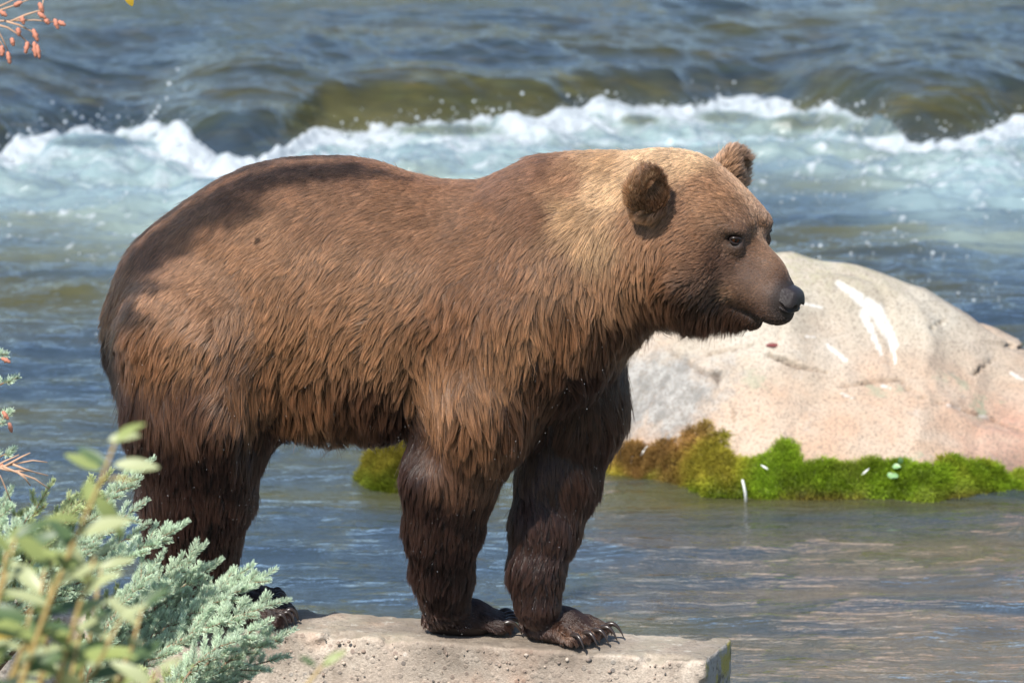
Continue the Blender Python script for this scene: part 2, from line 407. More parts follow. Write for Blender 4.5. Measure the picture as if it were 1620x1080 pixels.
bear = empty('brown_bear', (float(P(560, 980, .05)[0]), .05, 0.0))
tag(bear, 'large wet brown bear standing side-on along the concrete ledge, head turned slightly to the camera', 'bear')
REL = np.array(bear.location)
bpx, bpy_ = proj(BV)
cv = coat(bpx, bpy_)
HLOC = hl(BV)
def face_fields(q):
    """head-local position -> muzzle weight, eye distance"""
    muz = sstep(118, 165, q[:, 0]) * sstep(-150, -90, q[:, 2])
    eye = np.sqrt((q[:, 0] - 118) ** 2 + (np.abs(q[:, 1]) - 51) ** 2 + ((q[:, 2] - 45) * 1.2) ** 2)
    nose = np.sqrt(((q[:, 0] - 216) / 25) ** 2 + (q[:, 1] / 27) ** 2 + ((q[:, 2] + 17) / 24) ** 2)
    return muz, eye, nose
MUZC = np.array((.30, .155, .085)); 
def face_colour(q, c):
    muz, eye, nose = face_fields(q)
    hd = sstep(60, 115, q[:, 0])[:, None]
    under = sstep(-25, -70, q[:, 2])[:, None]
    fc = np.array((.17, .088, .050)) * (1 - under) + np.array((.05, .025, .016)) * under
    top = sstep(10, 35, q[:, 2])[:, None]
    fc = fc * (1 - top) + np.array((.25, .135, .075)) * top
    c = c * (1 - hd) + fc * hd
    blot = (.5 + .5 * vnoise(q, 1 / 26., 811))[:, None]; fc2 = np.array((.11, .055, .034)); c = c * (1 - .45 * hd * blot) + fc2 * .45 * hd * blot
    bowl = (sstep(58, 25, np.sqrt((q[:, 0] - 128) ** 2 + (np.abs(q[:, 1]) - 56) ** 2 + (q[:, 2] - 22) ** 2)))[:, None]; c = c * (1 - .4 * bowl) + np.array((.09, .045, .03)) * .4 * bowl
    cor = sstep(24, 8, np.sqrt((q[:, 0] - 134) ** 2 + (np.abs(q[:, 1]) - 50) ** 2 + (q[:, 2] + 44) ** 2))[:, None]; c = c * (1 - .4 * cor) + np.array((.36, .20, .11)) * .4 * cor
    fr_ = (sstep(165, 215, q[:, 0]))[:, None] * .55; c = c * (1 - fr_) + np.array((.075, .042, .032)) * fr_
    lip = (sstep(150, 175, q[:, 0]) * sstep(8, 2, np.abs(q[:, 2] + 62)))[:, None]
    e = sstep(22, 10, eye)[:, None]; c = c * (1 - .85 * e) + np.array((.035, .02, .015)) * .85 * e
    c = c * (1 - .7 * lip) + np.array((.04, .025, .02)) * .7 * lip
    nz = sstep(1.7, 1.15, nose)[:, None]; c = c * (1 - nz) + np.array((.05, .032, .026)) * nz
    return c
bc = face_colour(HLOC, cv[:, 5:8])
body = mesh_obj('body', BV, BF, mat_skin(), bear, rel=REL)
body['label'] = 'brown body of the bear with dark wet legs'
vattr(body.data, 'coat_colour', np.c_[bc * .6, np.ones(len(bc))], 'FLOAT_COLOR')

# ---- the coat itself
def grow(count, seed):
    rng = np.random.default_rng(seed)
    a, b, c, d = (BV[BF[:, k]] for k in range(4))
    ar = np.linalg.norm(np.cross(c - a, d - b), axis=1) * .5
    ce = (a + b + c + d) / 4; no = BN[BF].mean(1); no /= np.linalg.norm(no, axis=1)[:, None]
    view = CAMP - ce; view /= np.linalg.norm(view, axis=1)[:, None]
    vis = sstep(-.45, .0, (no * view).sum(1)) * .82 + .18
    q = hl(ce); headw = sstep(-60, 60, q[:, 0]) * (np.linalg.norm(q, axis=1) < 330)
    far = (ce[:, 2] < .02)
    wt = ar * vis * (1 + 1.6 * headw + 1.0 * (ce[:, 2] < .1)) * (~far | (no[:, 2] > 0))
    muz, eye, nose = face_fields(q)
    wt = wt * (nose > 1.12) * (eye > 11.5)
    fi = rng.choice(len(BF), count, p=wt / wt.sum())
    r1, r2 = rng.random((2, count, 1))
    tri2 = r1 + r2 > 1
    A = a[fi]; Bq = b[fi]; Cq = c[fi]; D = d[fi]
    p = (A * (1 - r1) + Bq * r1) * (1 - r2) + (D * (1 - r1) + Cq * r1) * r2
    n_ = BN[BF[fi]]; n_ = (n_[:, 0] * (1 - r1) + n_[:, 1] * r1) * (1 - r2) + (n_[:, 3] * (1 - r1) + n_[:, 2] * r1) * r2
    n_ /= np.linalg.norm(n_, axis=1)[:, None]
    px, py = proj(p); c_ = coat(px, py); q = hl(p)
    muz, eye, nose = face_fields(q)
    flow = np.stack([c_[:, 0], np.zeros(count), -c_[:, 1]], 1)
    # the head: hair runs back from the nose and down the cheeks
    hd = (sstep(20, 90, q[:, 0]) * (np.linalg.norm(q, axis=1) < 330))[:, None]
    sv = np.sign(q[:, 1])[:, None] * np.minimum(1, np.abs(q[:, 1]) / 25)[:, None]
    hf = -HF * 1.0 + HL * sv * .35 - HU * (.35 + .6 * sstep(-20, -80, q[:, 2])[:, None])
    chin = (sstep(-60, -84, q[:, 2]) * sstep(200, 180, q[:, 0]))[:, None]
    hf = hf * (1 - chin) + (np.array([-.15, 0, -1.0])) * chin
    flow = flow * (1 - hd) + hf * hd
    # ears
    ce_ = np.sqrt((q[:, 0] + 20) ** 2 + (np.abs(q[:, 1]) - 130) ** 2 + (q[:, 2] - 78) ** 2)
    ear = sstep(48, 34, ce_)[:, None]
    ef = HU * .8 + HL * np.sign(q[:, 1])[:, None] * .6
    flow = flow * (1 - ear) + ef * ear
    # paws: forwards over the toes
    pw = sstep(.095, .05, p[:, 2])[:, None]
    flow = flow * (1 - pw) + np.array([.8, -.15, -.3]) * pw
    # swirl
    sw = np.stack([vnoise(p, 9, 3), vnoise(p, 9, 5), vnoise(p, 9, 8)], 1) * .34 + np.stack([vnoise(p, 28, 13), vnoise(p, 28, 15), vnoise(p, 28, 18)], 1) * (.22 + .34 * c_[:, 4:5] * sstep(.35, .55, p[:, 2:3]))
    sw = sw + np.stack([vnoise(p, 15, 23), vnoise(p, 15, 25), vnoise(p, 15, 28)], 1) * .30 * sstep(.1, .4, c_[:, 4:5]) * sstep(.35, .55, p[:, 2:3])
    flow = flow + sw * (1 - .5 * hd)
    t = flow - n_ * (flow * n_).sum(1)[:, None]; t /= np.linalg.norm(t, axis=1)[:, None] + 1e-6
    L = c_[:, 2] / 1000 * (.72 + .28 * sstep(.1, .5, c_[:, 4]))
    onhead = (np.linalg.norm(q, axis=1) < 330)
    Lh = (19 - 9 * sstep(70, 110, q[:, 0]) - 3.5 * sstep(125, 185, q[:, 0]) - 2.2 * sstep(180, 215, q[:, 0])) / 1000 + .010 * sstep(-20, -70, q[:, 2]) * sstep(150, 110, q[:, 0]) + .026 * sstep(-66, -90, q[:, 2]) * sstep(178, 150, q[:, 0])
    hh = (sstep(-10, 70, q[:, 0]) * onhead)
    L = L * (1 - hh) + Lh * hh
    L = L * (1 - ear[:, 0]) + (.025 + .008 * vnoise(p, 60, 91)) * ear[:, 0]
    L = L * (1 - .8 * sstep(40, 16, eye)); L = np.maximum(L, .0022)
    L = L * (1 - pw[:, 0]) + .013 * pw[:, 0]
    L *= rng.uniform(.62, 1.12, count) * (1 + .28 * vnoise(p, 45, 31) + .2 * vnoise(p, 18, 37))
    lift = .34 - .12 * c_[:, 4] + .22 * sstep(.42, .2, p[:, 2])
    lift = lift + .30 * sstep(250, 190, px) * sstep(400, 520, py); lift = lift * (1 - hh) + (.42 - .2 * muz) * hh; lift = lift + .4 * ear[:, 0]
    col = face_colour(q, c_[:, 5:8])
    inner = (ear[:, 0] * sstep(0, .5, n_ @ (HF * .72 + HU * .25) + np.sign(q[:, 1]) * (n_ @ HL) * .55))[:, None]
    col = col * (1 - ear) + np.array((.33, .185, .10)) * ear
    col = col * (1 - .65 * inner) + np.array((.06, .032, .02)) * .65 * inner
    clump = c_[:, 3] ** 1.5 * (1 - hh) + (.42 - .3 * muz + .35 * sstep(-20, -70, q[:, 2])) * hh
    wet = c_[:, 4] * (1 - hh) + (.15 + .6 * sstep(-20, -70, q[:, 2])) * hh
    return p, n_, t, L, lift, col, clump, wet, hh, ear[:, 0], muz
NP = 7
def fur(count, seed, parent):
    rng = np.random.default_rng(seed)
    p, n_, t, L, lift, col, clump, wet, hh, ear, muz = grow(count, seed)
    # clump guides
    ng = int(count / 15)
    gi = rng.choice(count, ng, replace=False)
    kd = KDTree(ng)
    for k, i in enumerate(gi): kd.insert(p[i], k)
    kd.balance()
    own = np.fromiter((kd.find(v)[1] for v in p), dtype=np.int64, count=count)
    g = gi[own]
    # second level: guides gather into bigger locks
    nl = int(ng / 6); li = rng.choice(ng, nl, replace=False); kd2 = KDTree(nl)
    for k, i in enumerate(li): kd2.insert(p[gi[i]], k)
    kd2.balance()
    lown = np.fromiter((kd2.find(v)[1] for v in p[gi]), dtype=np.int64, count=ng)
    lock = gi[li[lown]][own]
    lockr = rng.random(count); 
    def path(i, s, jit):
        """centre line of strand i at parameter s (0..1)"""
        d = t[i] * np.cos(lift[i])[:, None] + n_[i] * np.sin(lift[i])[:, None]
        droop = np.zeros((len(i), 3)); droop[:, 2] = -1
        Ls = L[i][:, None] if jit is None else jit[:, None]
        bend = (.18 + .45 * wet[i])[:, None]
        return p[i] + d * Ls * s + droop * Ls * bend * s * s * .8 - n_[i] * Ls * s * s * .22
    pts = np.empty((count, NP, 3), np.float32)
    me = np.arange(count)
    stray = rng.random(count) < .06; k1 = np.clip(np.where(stray, clump * .35, clump), 0, 1); L = L * np.where(stray, 1.12, 1)
    curl = rng.normal(0, 1, (count, 3)) * np.where(stray, .16, .06)[:, None]
    Lg = L[g] * .55 + L * .45; Lo = L[lock] * .6 + L * .4
    for j in range(NP):
        s = j / (NP - 1)
        a = path(me, s, None); b = path(g, s, Lg * (1 + .12 * (rng.random(1)[0] - .5))); c = path(lock, s, Lo)
        w1 = (k1 * .95 * s ** (0.8 - .3 * wet))[:, None]; w2 = (np.clip(k1 * 1.15 - .38, 0, .8) * s ** 1.1)[:, None]
        q = a * (1 - w1) + b * w1
        q = q * (1 - w2) + c * w2
        q = q + curl * (L * s * s * (1.15 - .75 * k1))[:, None]
        pts[:, j] = q
    # nothing pokes through the ledge
    pts[..., 2] = np.maximum(pts[..., 2], 0.0015)
    hc = bpy.data.hair_curves.new('fur'); hc.add_curves([NP] * count)
    hc.points.foreach_set('position', (pts - REL.astype(np.float32)).ravel())
    r0 = .00042 * (1 - .35 * hh) * rng.uniform(.75, 1.25, count) * (1 + .25 * wet)
    taper = np.array([.9, 1., 1., .9, .72, .45, .12])
    rad = (r0[:, None] * taper).astype(np.float32)
    a = hc.attributes.get('radius') or hc.attributes.new('radius', 'FLOAT', 'POINT'); a.data.foreach_set('value', rad.ravel())
    guard = rng.random(count) < .10; var = rng.uniform(.50, 1.45, count) * (0.82 + .36 * lockr[lock]) * np.where(guard, 1.25, 1)
    lockv = np.array(rng.random(count)); cc = col * var[:, None] * (0.88 + .24 * lockv[g])[:, None]
    cc = np.clip(cc, .004, .9)
    a = hc.attributes.new('hcol', 'FLOAT_COLOR', 'CURVE'); a.data.foreach_set('color', np.c_[cc, np.ones(count)].astype(np.float32).ravel())
    a = hc.attributes.new('hwet', 'FLOAT', 'CURVE'); a.data.foreach_set('value', wet.astype(np.float32))
    hc.materials.append(mat_fur())
    o = bpy.data.objects.new('fur', hc); link(o, parent); o['kind'] = 'stuff'
    return o
NFUR = 440000
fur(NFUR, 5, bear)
# beads of water added to make glints on the wet coat
rngd = np.random.default_rng(88); k_ = rngd.choice(len(BV), 60000); pd = BV[k_] + BN[k_] * rngd.uniform(.010, .030, (60000, 1)) + rngd.normal(0, .003, (60000, 3))
wv = coat(*proj(BV[k_]))[:, 4]; qh = hl(BV[k_]); ok = (rngd.random(60000) < .085 * np.clip(wv - .25, 0, 1) ** 1.2) & (BN[k_, 1] < .35) & (np.linalg.norm(qh, axis=1) > 200) & (pd[:, 2] > .02)
pd = pd[ok]; pd[:, 2] -= .012
_bm = bmesh.new(); bmesh.ops.create_icosphere(_bm, subdivisions=1, radius=1); _v = np.array([q.co for q in _bm.verts]); _fc = np.array([[q.index for q in p.verts] for p in _bm.faces]); _bm.free()
rr = np.clip(rngd.lognormal(math.log(.00050), .35, len(pd)), .0003, .0010)
dm_ = simple('coat_glint_bead', (.5, .5, .5), .12, .9); dm_.node_tree.nodes['Principled BSDF'].inputs['Alpha'].default_value = .6
o = mesh_obj('coat_glint_beads', (pd[:, None] + rr[:, None, None] * _v[None]).reshape(-1, 3), (_fc[None] + (np.arange(len(pd)) * len(_v))[:, None, None]).reshape(-1, 3), dm_, bear, rel=REL); o['kind'] = 'stuff'

# ---- nose
def d_nose(p):
    q = hl(p); q = np.stack([q[:, 0], np.abs(q[:, 1]), q[:, 2]], 1)
    e = np.abs(q - np.array([214., 0, -16.])) / np.array([21., 26., 21.])
    d = ((e ** 2.6).sum(1) ** (1 / 2.6) - 1) * 20
    d = smin(d, d_ell(q, (219, 12, -20), (17, 14, 15)), 5)
    d = smin(d, d_ell(q, (214, 0, -40), (14, 8, 18)), 7)
    d = sub(d, d_ell(q, (236, 10.5, -22), (9, 6, 6.5)), 3)
    d = sub(d, d_cone(q, (233, 15, -25), (215, 28, -21), 4.4, 2.2), 3)
    d = sub(d, d_cone(q, (240, 0, -18), (226, 0, -56), 1.5, 1.5), 2.5)
    return d * U
c0 = hp(218, 0, -20)
nv, nf, nn = surface_nets(d_nose, c0 - .055, c0 + .055, .0016)
n = NT('nose_leather'); b_ = n.bump(n.voro(700, n.n('NewGeometry').outputs['Position']).outputs[0], .8, .0012)
nosem = n.done(n.n('BsdfPrincipled', {'Base Color': (.024, .017, .016), 'Roughness': .36, 'Normal': b_}))
o = mesh_obj('nose', nv, nf, nosem, bear, rel=REL); o['label'] = 'moist dark nose with open nostrils'
# ---- eyes
def sphere(c, r, seg=24, rings=16):
    v = []; f = []
    for i in range(rings + 1):
        a_ = math.pi * i / rings
        for j in range(seg):
            b__ = 2 * math.pi * j / seg; v.append((math.sin(a_) * math.cos(b__), math.sin(a_) * math.sin(b__), math.cos(a_)))
    for i in range(rings):
        for j in range(seg): f.append((i * seg + j, (i + 1) * seg + j, (i + 1) * seg + (j + 1) % seg, i * seg + (j + 1) % seg))
    return np.array(v) * r + np.asarray(c), np.array(f)
for s in (-1, 1):
    ec = hp(112, s * 45.5, 44.5); look = HF * .8 + HL * s * .55 + HU * .0; look /= np.linalg.norm(look)
    v, f = sphere(ec, 9 * U)
    dl = ((v - ec) @ look) / (9 * U)
    n = NT('eye'); a_ = n.attr('gaze').outputs['Fac']
    c_ = n.ramp(a_, [(0, (.012, .006, .005)), (.70, (.03, .012, .008)), (.78, (.30, .085, .03)), (.93, (.22, .06, .022)), (.955, (.004, .003, .003))])
    em = n.done(n.n('BsdfPrincipled', {'Base Color': c_, 'Roughness': .06, 'Coat Weight': .6}))
    o = mesh_obj('eye', v, f, em, bear, rel=REL); vattr(o.data, 'gaze', np.clip(dl, 0, 1))
    # lids
    lv = []; lf = []
    right = np.cross(look, HU); right /= np.linalg.norm(right); up_ = np.cross(right, look)
    for part, sgn in (('upper', 1), ('lower', -1)):
        N = 18; M = 6; base = len(lv)
        for i in range(N):
            a1 = -1.25 + 2.5 * i / (N - 1)
            for j in range(M):
                b1 = 2 * math.pi * j / M
                hgt = (5.2 if sgn > 0 else -4.6) * math.cos(a1 / 1.3 * 1.5) ** .8 if abs(a1) < 1.25 else 0
                ctr = ec + look * (9.6 * math.cos(a1 * .8) + .5) * U + right * (10.5 * math.sin(a1 * .95)) * U + up_ * (hgt * U)
                lv.append(ctr + (up_ * math.sin(b1) + look * math.cos(b1)) * 2.1 * U)
        for i in range(N - 1):
            for j in range(M): lf.append((base + i * M + j, base + i * M + (j + 1) % M, base + (i + 1) * M + (j + 1) % M, base + (i + 1) * M + j))
    mesh_obj('eyelid', np.array(lv), np.array(lf), simple('eyelid', (.02, .013, .011), .35), bear, rel=REL)
# ---- claws
def tube(pts, rad, seg=8, cap=True):
    pts = np.asarray(pts, float); n_ = len(pts); v = []; f = []
    tg = np.gradient(pts, axis=0); tg /= np.linalg.norm(tg, axis=1)[:, None] + 1e-12
    ref = np.array([0, 0, 1.0]) if abs(tg[0][2]) < .9 else np.array([1.0, 0, 0])
    for i in range(n_):
        x = np.cross(tg[i], ref); x /= np.linalg.norm(x) + 1e-12; y = np.cross(x, tg[i]); ref = y
        for j in range(seg):
            a_ = 2 * math.pi * j / seg; v.append(pts[i] + (x * math.cos(a_) + y * math.sin(a_)) * rad[i])
    for i in range(n_ - 1):
        for j in range(seg): f.append((i * seg + j, i * seg + (j + 1) % seg, (i + 1) * seg + (j + 1) % seg, (i + 1) * seg + j))
    if cap: f.append(tuple(range(seg))[::-1]); f.append(tuple((n_ - 1) * seg + j for j in range(seg)))
    return v, f
n = NT('claw_horn'); a_ = n.noise(260, 3, .6)
clawm = n.done(n.n('BsdfPrincipled', {'Base Color': n.mix(a_, (.012, .009, .008), (.055, .038, .030)), 'Roughness': .28}))
for (g, f, L, W, back) in PAWS:
    hind = back > .1
    for (bs, tp, dr, l) in toes(g, f, L, W):
        dr = dr / np.linalg.norm(dr); ln = .032 if hind else .050
        pts = []; rad = []
        for i in range(9):
            s = i / 8
            pts.append(tp + dr * (.004 + ln * (s - .12 * s * s)) + np.array([0, 0, .010 + .013 * math.sin(s * 2.3) * 1.0 - .034 * s ** 2.0]))
            rad.append((.0068 if not hind else .006) * (1 - s ** 1.6 * .9))
        pts = np.array(pts); pts[:, 2] = np.maximum(pts[:, 2], .003)
        v, fc = tube(pts, rad); mesh_obj('claw', np.array(v), fc, clawm, bear, rel=REL)
# ================================================================ THE RIVER
Z0 = -0.43
FOAMTOP = np.array([(-400, 205), (0, 215), (60, 197), (150, 190), (230, 202), (300, 222), (370, 238), (400, 236), (450, 215), (500, 182), (560, 176), (650, 181), (750, 183), (850, 180), (900, 170), (960, 162), (1020, 155), (1090, 148), (1180, 138), (1230, 135), (1290, 152), (1350, 172), (1420, 200), (1480, 212), (1560, 203), (1620, 180), (2100, 190)], float)
_fg = np.array([G(a, b + 6, Z0 + .08) for a, b in FOAMTOP])
def foam_y(x): 
    return np.interp(x, _fg[:, 0], _fg[:, 1])
_xs = np.linspace(-8, 8, 801); _fy = _sm(foam_y(_xs), 9)
_fy = _fy + .16 * vnoise(np.c_[_xs, _xs * 0, _xs * 0], 2.3, 71) + .07 * vnoise(np.c_[_xs, _xs * 0, _xs * 0], 7, 72)
def bed_h(x, y):
    s = y - np.interp(x, _xs, _fy)
    p = np.c_[x, y, x * 0]
    return s, Z0 - .30 + -.02 + .14 * sstep(-.1, .7, s) + .13 * sstep(.1, 2.6, s) + .05 * fbm(p, 1.3, 4, 91) + .03 * fbm(p, 6, 3, 92) - .16 * sstep(0, -1.2, s)
def water_h(x, y):
    s = y - np.interp(x, _xs, _fy); p = np.c_[x, y, x * 0]
    wob = vnoise(p * (1.1, .5, 1), 1.0, 40)
    h = .15 * sstep(-.02, .5 + .15 * wob, s) + .11 * sstep(.1, 2.6, s)
    # glassy humps where the current slides over stones
    slide = sstep(-.1, .35, s) * sstep(3.2, .9, s)
    h += slide * (.088 * fbm(p * (1.0, .5, 1), 1.15, 2, 41) + .022 * fbm(np.c_[x + .5 * y, y * .35, x * 0], 4.5, 3, 42))
    ridged = 1 - np.abs(vnoise(np.c_[x * .8 + y * .5, y * .9, x * 0], 2.2, 43)); h += slide * .022 * ridged ** 3 + slide * .008 * fbm(np.c_[x * 1.2 + .9 * y, y * .9, x * 0], 9, 3, 143)
    # the roller of broken water below the drop
    roll = np.exp(-((s + .10) / .16) ** 2) * .085 + np.exp(-((s + .75) / .35) ** 2) * .05 + np.exp(-((s + 1.6) / .4) ** 2) * .03
    n1 = fbm(p * (1, .7, 1), 3.2, 4, 44); n2 = fbm(p, 11, 4, 45, .62)
    turb = sstep(.12, -.05, s) * sstep(-2.6, -.3, s)
    h += roll * (.75 + .6 * n1) + turb * (.055 * n1 + .034 * n2)
    # choppy, then calmer
    chop = sstep(.1, -.4, s) * sstep(-7.5, -1.4, s)
    rp = np.c_[x * .55 + .12 * y, y * 1.5, x * 0]
    h += (.024 * chop + .019) * fbm(rp, 2.4, 3, 46) * (s < .1) + (.014 * chop + .0075) * fbm(rp, 7.5, 3, 47) * (s < .1)
    r2 = 1 - np.abs(vnoise(np.c_[x * .7 - .15 * y, y * 1.6, x * 0], 3.1, 48)); h += (.018 * chop + .007) * r2 ** 3 * (s < .1)
    up = sstep(.4, 1.4, s)
    h += up * (.034 * fbm(np.c_[x * .4 + .1 * y, y * 1.1, x * 0], 1.7, 3, 49) + .010 * fbm(rp, 6, 3, 50))
    # swirl to the right of the ledge
    return s, Z0 + h
def grid(x0, x1, y0, y1, nx, ny):
    X, Y = np.meshgrid(np.linspace(x0, x1, nx), np.linspace(y0, y1, ny), indexing='ij')
    i = np.arange(nx - 1)[:, None] * ny + np.arange(ny - 1)[None]; i = i.ravel()
    return X.ravel(), Y.ravel(), np.stack([i, i + ny, i + ny + 1, i + 1], 1)
x, y, f = grid(-3.3, 3.3, -2.2, 15.5, 520, 980)
s_, z = water_h(x, y)
edge = np.minimum.reduce([sstep(-3.3, -3.0, x), sstep(3.3, 3.0, x), sstep(-2.2, -1.9, y)])
n1 = fbm(np.c_[x, y * 1.0, x * 0], 2.6, 4, 60); n2 = fbm(np.c_[x, y, x * 0], 14, 4, 61, .65); n3 = fbm(np.c_[x * .8, y * .5, x * 0], 1.2, 3, 62)
ppx, ppy = proj(np.c_[x, y, z])
hole = np.zeros(len(x))
for (cx, cy, rx, ry) in ((1290, 192, 75, 17), (1150, 186, 60, 12), (1010, 190, 36, 9), (1440, 178, 100, 36), (1380, 205, 60, 14), (700, 205, 90, 10), (150, 225, 80, 12), (400, 210, 50, 16)):
    hole = np.maximum(hole, sstep(1.25, .5, np.sqrt(((ppx - cx) / rx) ** 2 + ((ppy - cy) / ry) ** 2)))
foam = sstep(.10, .0, s_ - .06 * n2) * (.95 * sstep(-.62, -.05, s_) + .34 * sstep(-2.1, -.4, s_) + .10 * sstep(-3.4, -1.4, s_))
foam = np.clip(foam + .9 * foam * n2 + .55 * foam * n1 + .12 * n2 * (foam > .02), 0, 1) * (1 - .9 * hole)
foam = np.clip(foam + .75 * sstep(.3, .62, n2) * sstep(.05, -.3, s_) * sstep(-6, -1.5, s_) * sstep(.1, .5, n3 + .35), 0, 1)
aer = np.clip(sstep(.08, -.1, s_) * sstep(-4.2, -.6, s_) * (.85 + .4 * n1), 0, 1) * (1 - .6 * hole)
z = z + foam * .02 * np.maximum(n2, -.2)

def mat_water():
    n = NT('river_water'); geo = n.n('NewGeometry'); pos = geo.outputs['Position']
    fo = n.attr('foam').outputs['Fac']; ae = n.attr('aer').outputs['Fac']; up = n.attr('upstream').outputs['Fac']
    mp = n.n('Mapping', {'Vector': pos, 'Scale': (.55, 1.7, 1)}).outputs[0]
    nb = n.math('ADD', n.math('MULTIPLY', n.noise(9, 3, .6, mp, .3), .6), n.math('MULTIPLY', n.noise(30, 3, .6, mp, .2), .28))
    bmp = n.bump(nb, n.math('SUBTRACT', .8, n.math('MULTIPLY', up, .42)), .040)
    big = n.noise(1.1, 3, .5, mp)
    body = n.mix(n.ramp(big, [(.42, 0), (.62, 1)]), (.046, .072, .098), (.105, .100, .040))
    sx = n.n('SeparateXYZ', {0: pos}); tan_refl = n.math('MULTIPLY', n.mr(n.math('ADD', sx.outputs[0], n.math('MULTIPLY', n.noise(1.3, 3, .6, mp), 1.2)), .5, 1.5), n.mr(sx.outputs[1], 3.8, 2.4)); body = n.mix(n.math('MULTIPLY', tan_refl, n.ramp(n.noise(2.6, 4, .6, mp), [(.4, .15), (.6, .9)])), body, (.18, .145, .095))  # tan reflection at the right painted into the body colour
    body = n.mix(n.math('MULTIPLY', ae, .9), body, (.27, .37, .38))
    diff = n.n('BsdfDiffuse', {'Color': body, 'Normal': bmp})
    tr = n.n('BsdfTransparent', {'Color': (.62, .66, .50)})
    clear = n.math('MULTIPLY', n.math('SUBTRACT', 1, n.math('MULTIPLY', ae, 1.6), clamp=True), n.math('ADD', .35, n.math('MULTIPLY', up, .3)), clamp=True)
    under = n.n('MixShader', {0: clear, 1: diff.outputs[0], 2: tr.outputs[0]})
    gl = n.n('BsdfGlossy', {'Color': (1, 1, 1), 'Roughness': n.math('ADD', .07, n.math('MULTIPLY', ae, .14)), 'Normal': bmp})
    fr = n.n('Fresnel', {'IOR': 1.38, 'Normal': bmp})
    wat = n.n('MixShader', {0: fr.outputs[0], 1: under.outputs[0], 2: gl.outputs[0]})
    fn = n.math('ADD', n.math('MULTIPLY', n.noise(55, 4, .7, pos), .5), n.math('MULTIPLY', n.noise(9, 5, .7, n.n('Mapping', {'Vector': pos, 'Scale': (.6, 1.8, 1)}).outputs[0], .6), .5))
    fb = n.bump(n.noise(34, 6, .7, pos), .9, .03)
    fd = n.n('BsdfPrincipled', {'Base Color': (.58, .63, .655), 'Roughness': .35, 'Subsurface Weight': .0, 'Normal': fb})
    ff = n.ramp(n.math('ADD', fo, n.math('MULTIPLY', n.math('SUBTRACT', fn, .5), 1.6)), [(.30, 0), (.95, 1)])
    return n.done(n.n('MixShader', {0: ff, 1: wat.outputs[0], 2: fd.outputs[0]}))
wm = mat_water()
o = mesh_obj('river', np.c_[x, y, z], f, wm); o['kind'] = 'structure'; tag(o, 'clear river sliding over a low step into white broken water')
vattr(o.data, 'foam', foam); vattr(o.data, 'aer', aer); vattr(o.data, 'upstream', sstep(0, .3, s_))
# the rest of the river, coarse, out to the far bank
def ring(xa, xb, ya, yb, nx, ny, name):
    X, Y, F = grid(xa, xb, ya, yb, nx, ny); ss, Z = water_h(X, Y)
    oo = mesh_obj(name, np.c_[X, Y, Z], F, wm); oo['kind'] = 'structure'
    vattr(oo.data, 'foam', .7 * sstep(.1, 0, ss) * sstep(-1, -.1, ss)); vattr(oo.data, 'aer', sstep(.1, -.1, ss) * sstep(-4, -.6, ss)); vattr(oo.data, 'upstream', sstep(0, .3, ss))
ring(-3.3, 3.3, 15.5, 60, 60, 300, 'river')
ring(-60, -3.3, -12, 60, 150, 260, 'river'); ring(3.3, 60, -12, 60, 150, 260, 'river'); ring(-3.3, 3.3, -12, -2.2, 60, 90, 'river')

# riverbed: cobbles and weed under the water
X, Y, F = grid(-8, 8, -8, 22, 260, 420); ss, Zb = bed_h(X, Y)
n = NT('riverbed_stones'); pos = n.n('NewGeometry').outputs['Position']
vo = n.voro(7.5, pos); vc = n.ramp(n.n('SeparateColor', {0: vo.outputs['Color']}).outputs[0], [(0, (.05, .04, .03)), (.3, (.17, .13, .05)), (.55, (.32, .22, .09)), (.75, (.08, .09, .09)), (1, (.50, .42, .22))])
wd = n.ramp(n.noise(1.7, 4, .6, pos), [(.42, 0), (.6, 1)])
c_ = n.mix(wd, vc, (.075, .09, .018)); c_ = n.mix(n.ramp(vo.outputs['Distance'], [(.35, 0), (.8, .8)]), c_, (.012, .012, .008))
o = mesh_obj('riverbed', np.c_[X, Y, Zb], F, n.done(n.n('BsdfPrincipled', {'Base Color': c_, 'Roughness': .8}))); o['kind'] = 'structure'
X, Y, F = grid(-300, 300, -60, 700, 30, 60)
Zg = np.where((Y > 52), (Y - 52) * .06, Z0 - .75)
o = mesh_obj('ground', np.c_[X, Y, Zg - .3 * (Y < 52)], F, simple('bank_soil', (.07, .075, .03), .9)); o['kind'] = 'structure'
# far bank wood, mirrored in the moving water
rng = np.random.default_rng(3); V = []; FF = []
for k in range(170):
    tx = rng.uniform(-70, 70); ty = rng.uniform(58, 84); hgt = rng.uniform(4, 9); tz = (ty - 52) * .06
    rad0 = hgt * rng.uniform(.16, .24); seg = 7
    for lv in range(5):
        zb = hgt * (.08 + .18 * lv); zt = min(hgt, zb + hgt * .34); r_ = rad0 * (1 - .18 * lv); b0 = len(V)
        for j in range(seg):
            a_ = 2 * math.pi * (j + .37 * lv) / seg; q = r_ * rng.uniform(.7, 1.2); V.append((tx + q * math.cos(a_), ty + q * math.sin(a_), tz + zb - rng.uniform(0, .5)))
        V.append((tx, ty, tz + zt))
        for j in range(seg): FF.append((b0 + j, b0 + (j + 1) % seg, b0 + seg))
n = NT('far_foliage'); c_ = n.ramp(n.noise(.35, 2, .5, n.n('NewGeometry').outputs['Position']), [(.35, (.05, .07, .02)), (.5, (.12, .13, .03)), (.68, (.30, .22, .05))])
o = mesh_obj('far_wood', np.array(V), FF, n.done(n.n('BsdfPrincipled', {'Base Color': c_, 'Roughness': .8})), smooth=False)
tag(o, 'far wood of conifers on the opposite bank', kind='stuff')

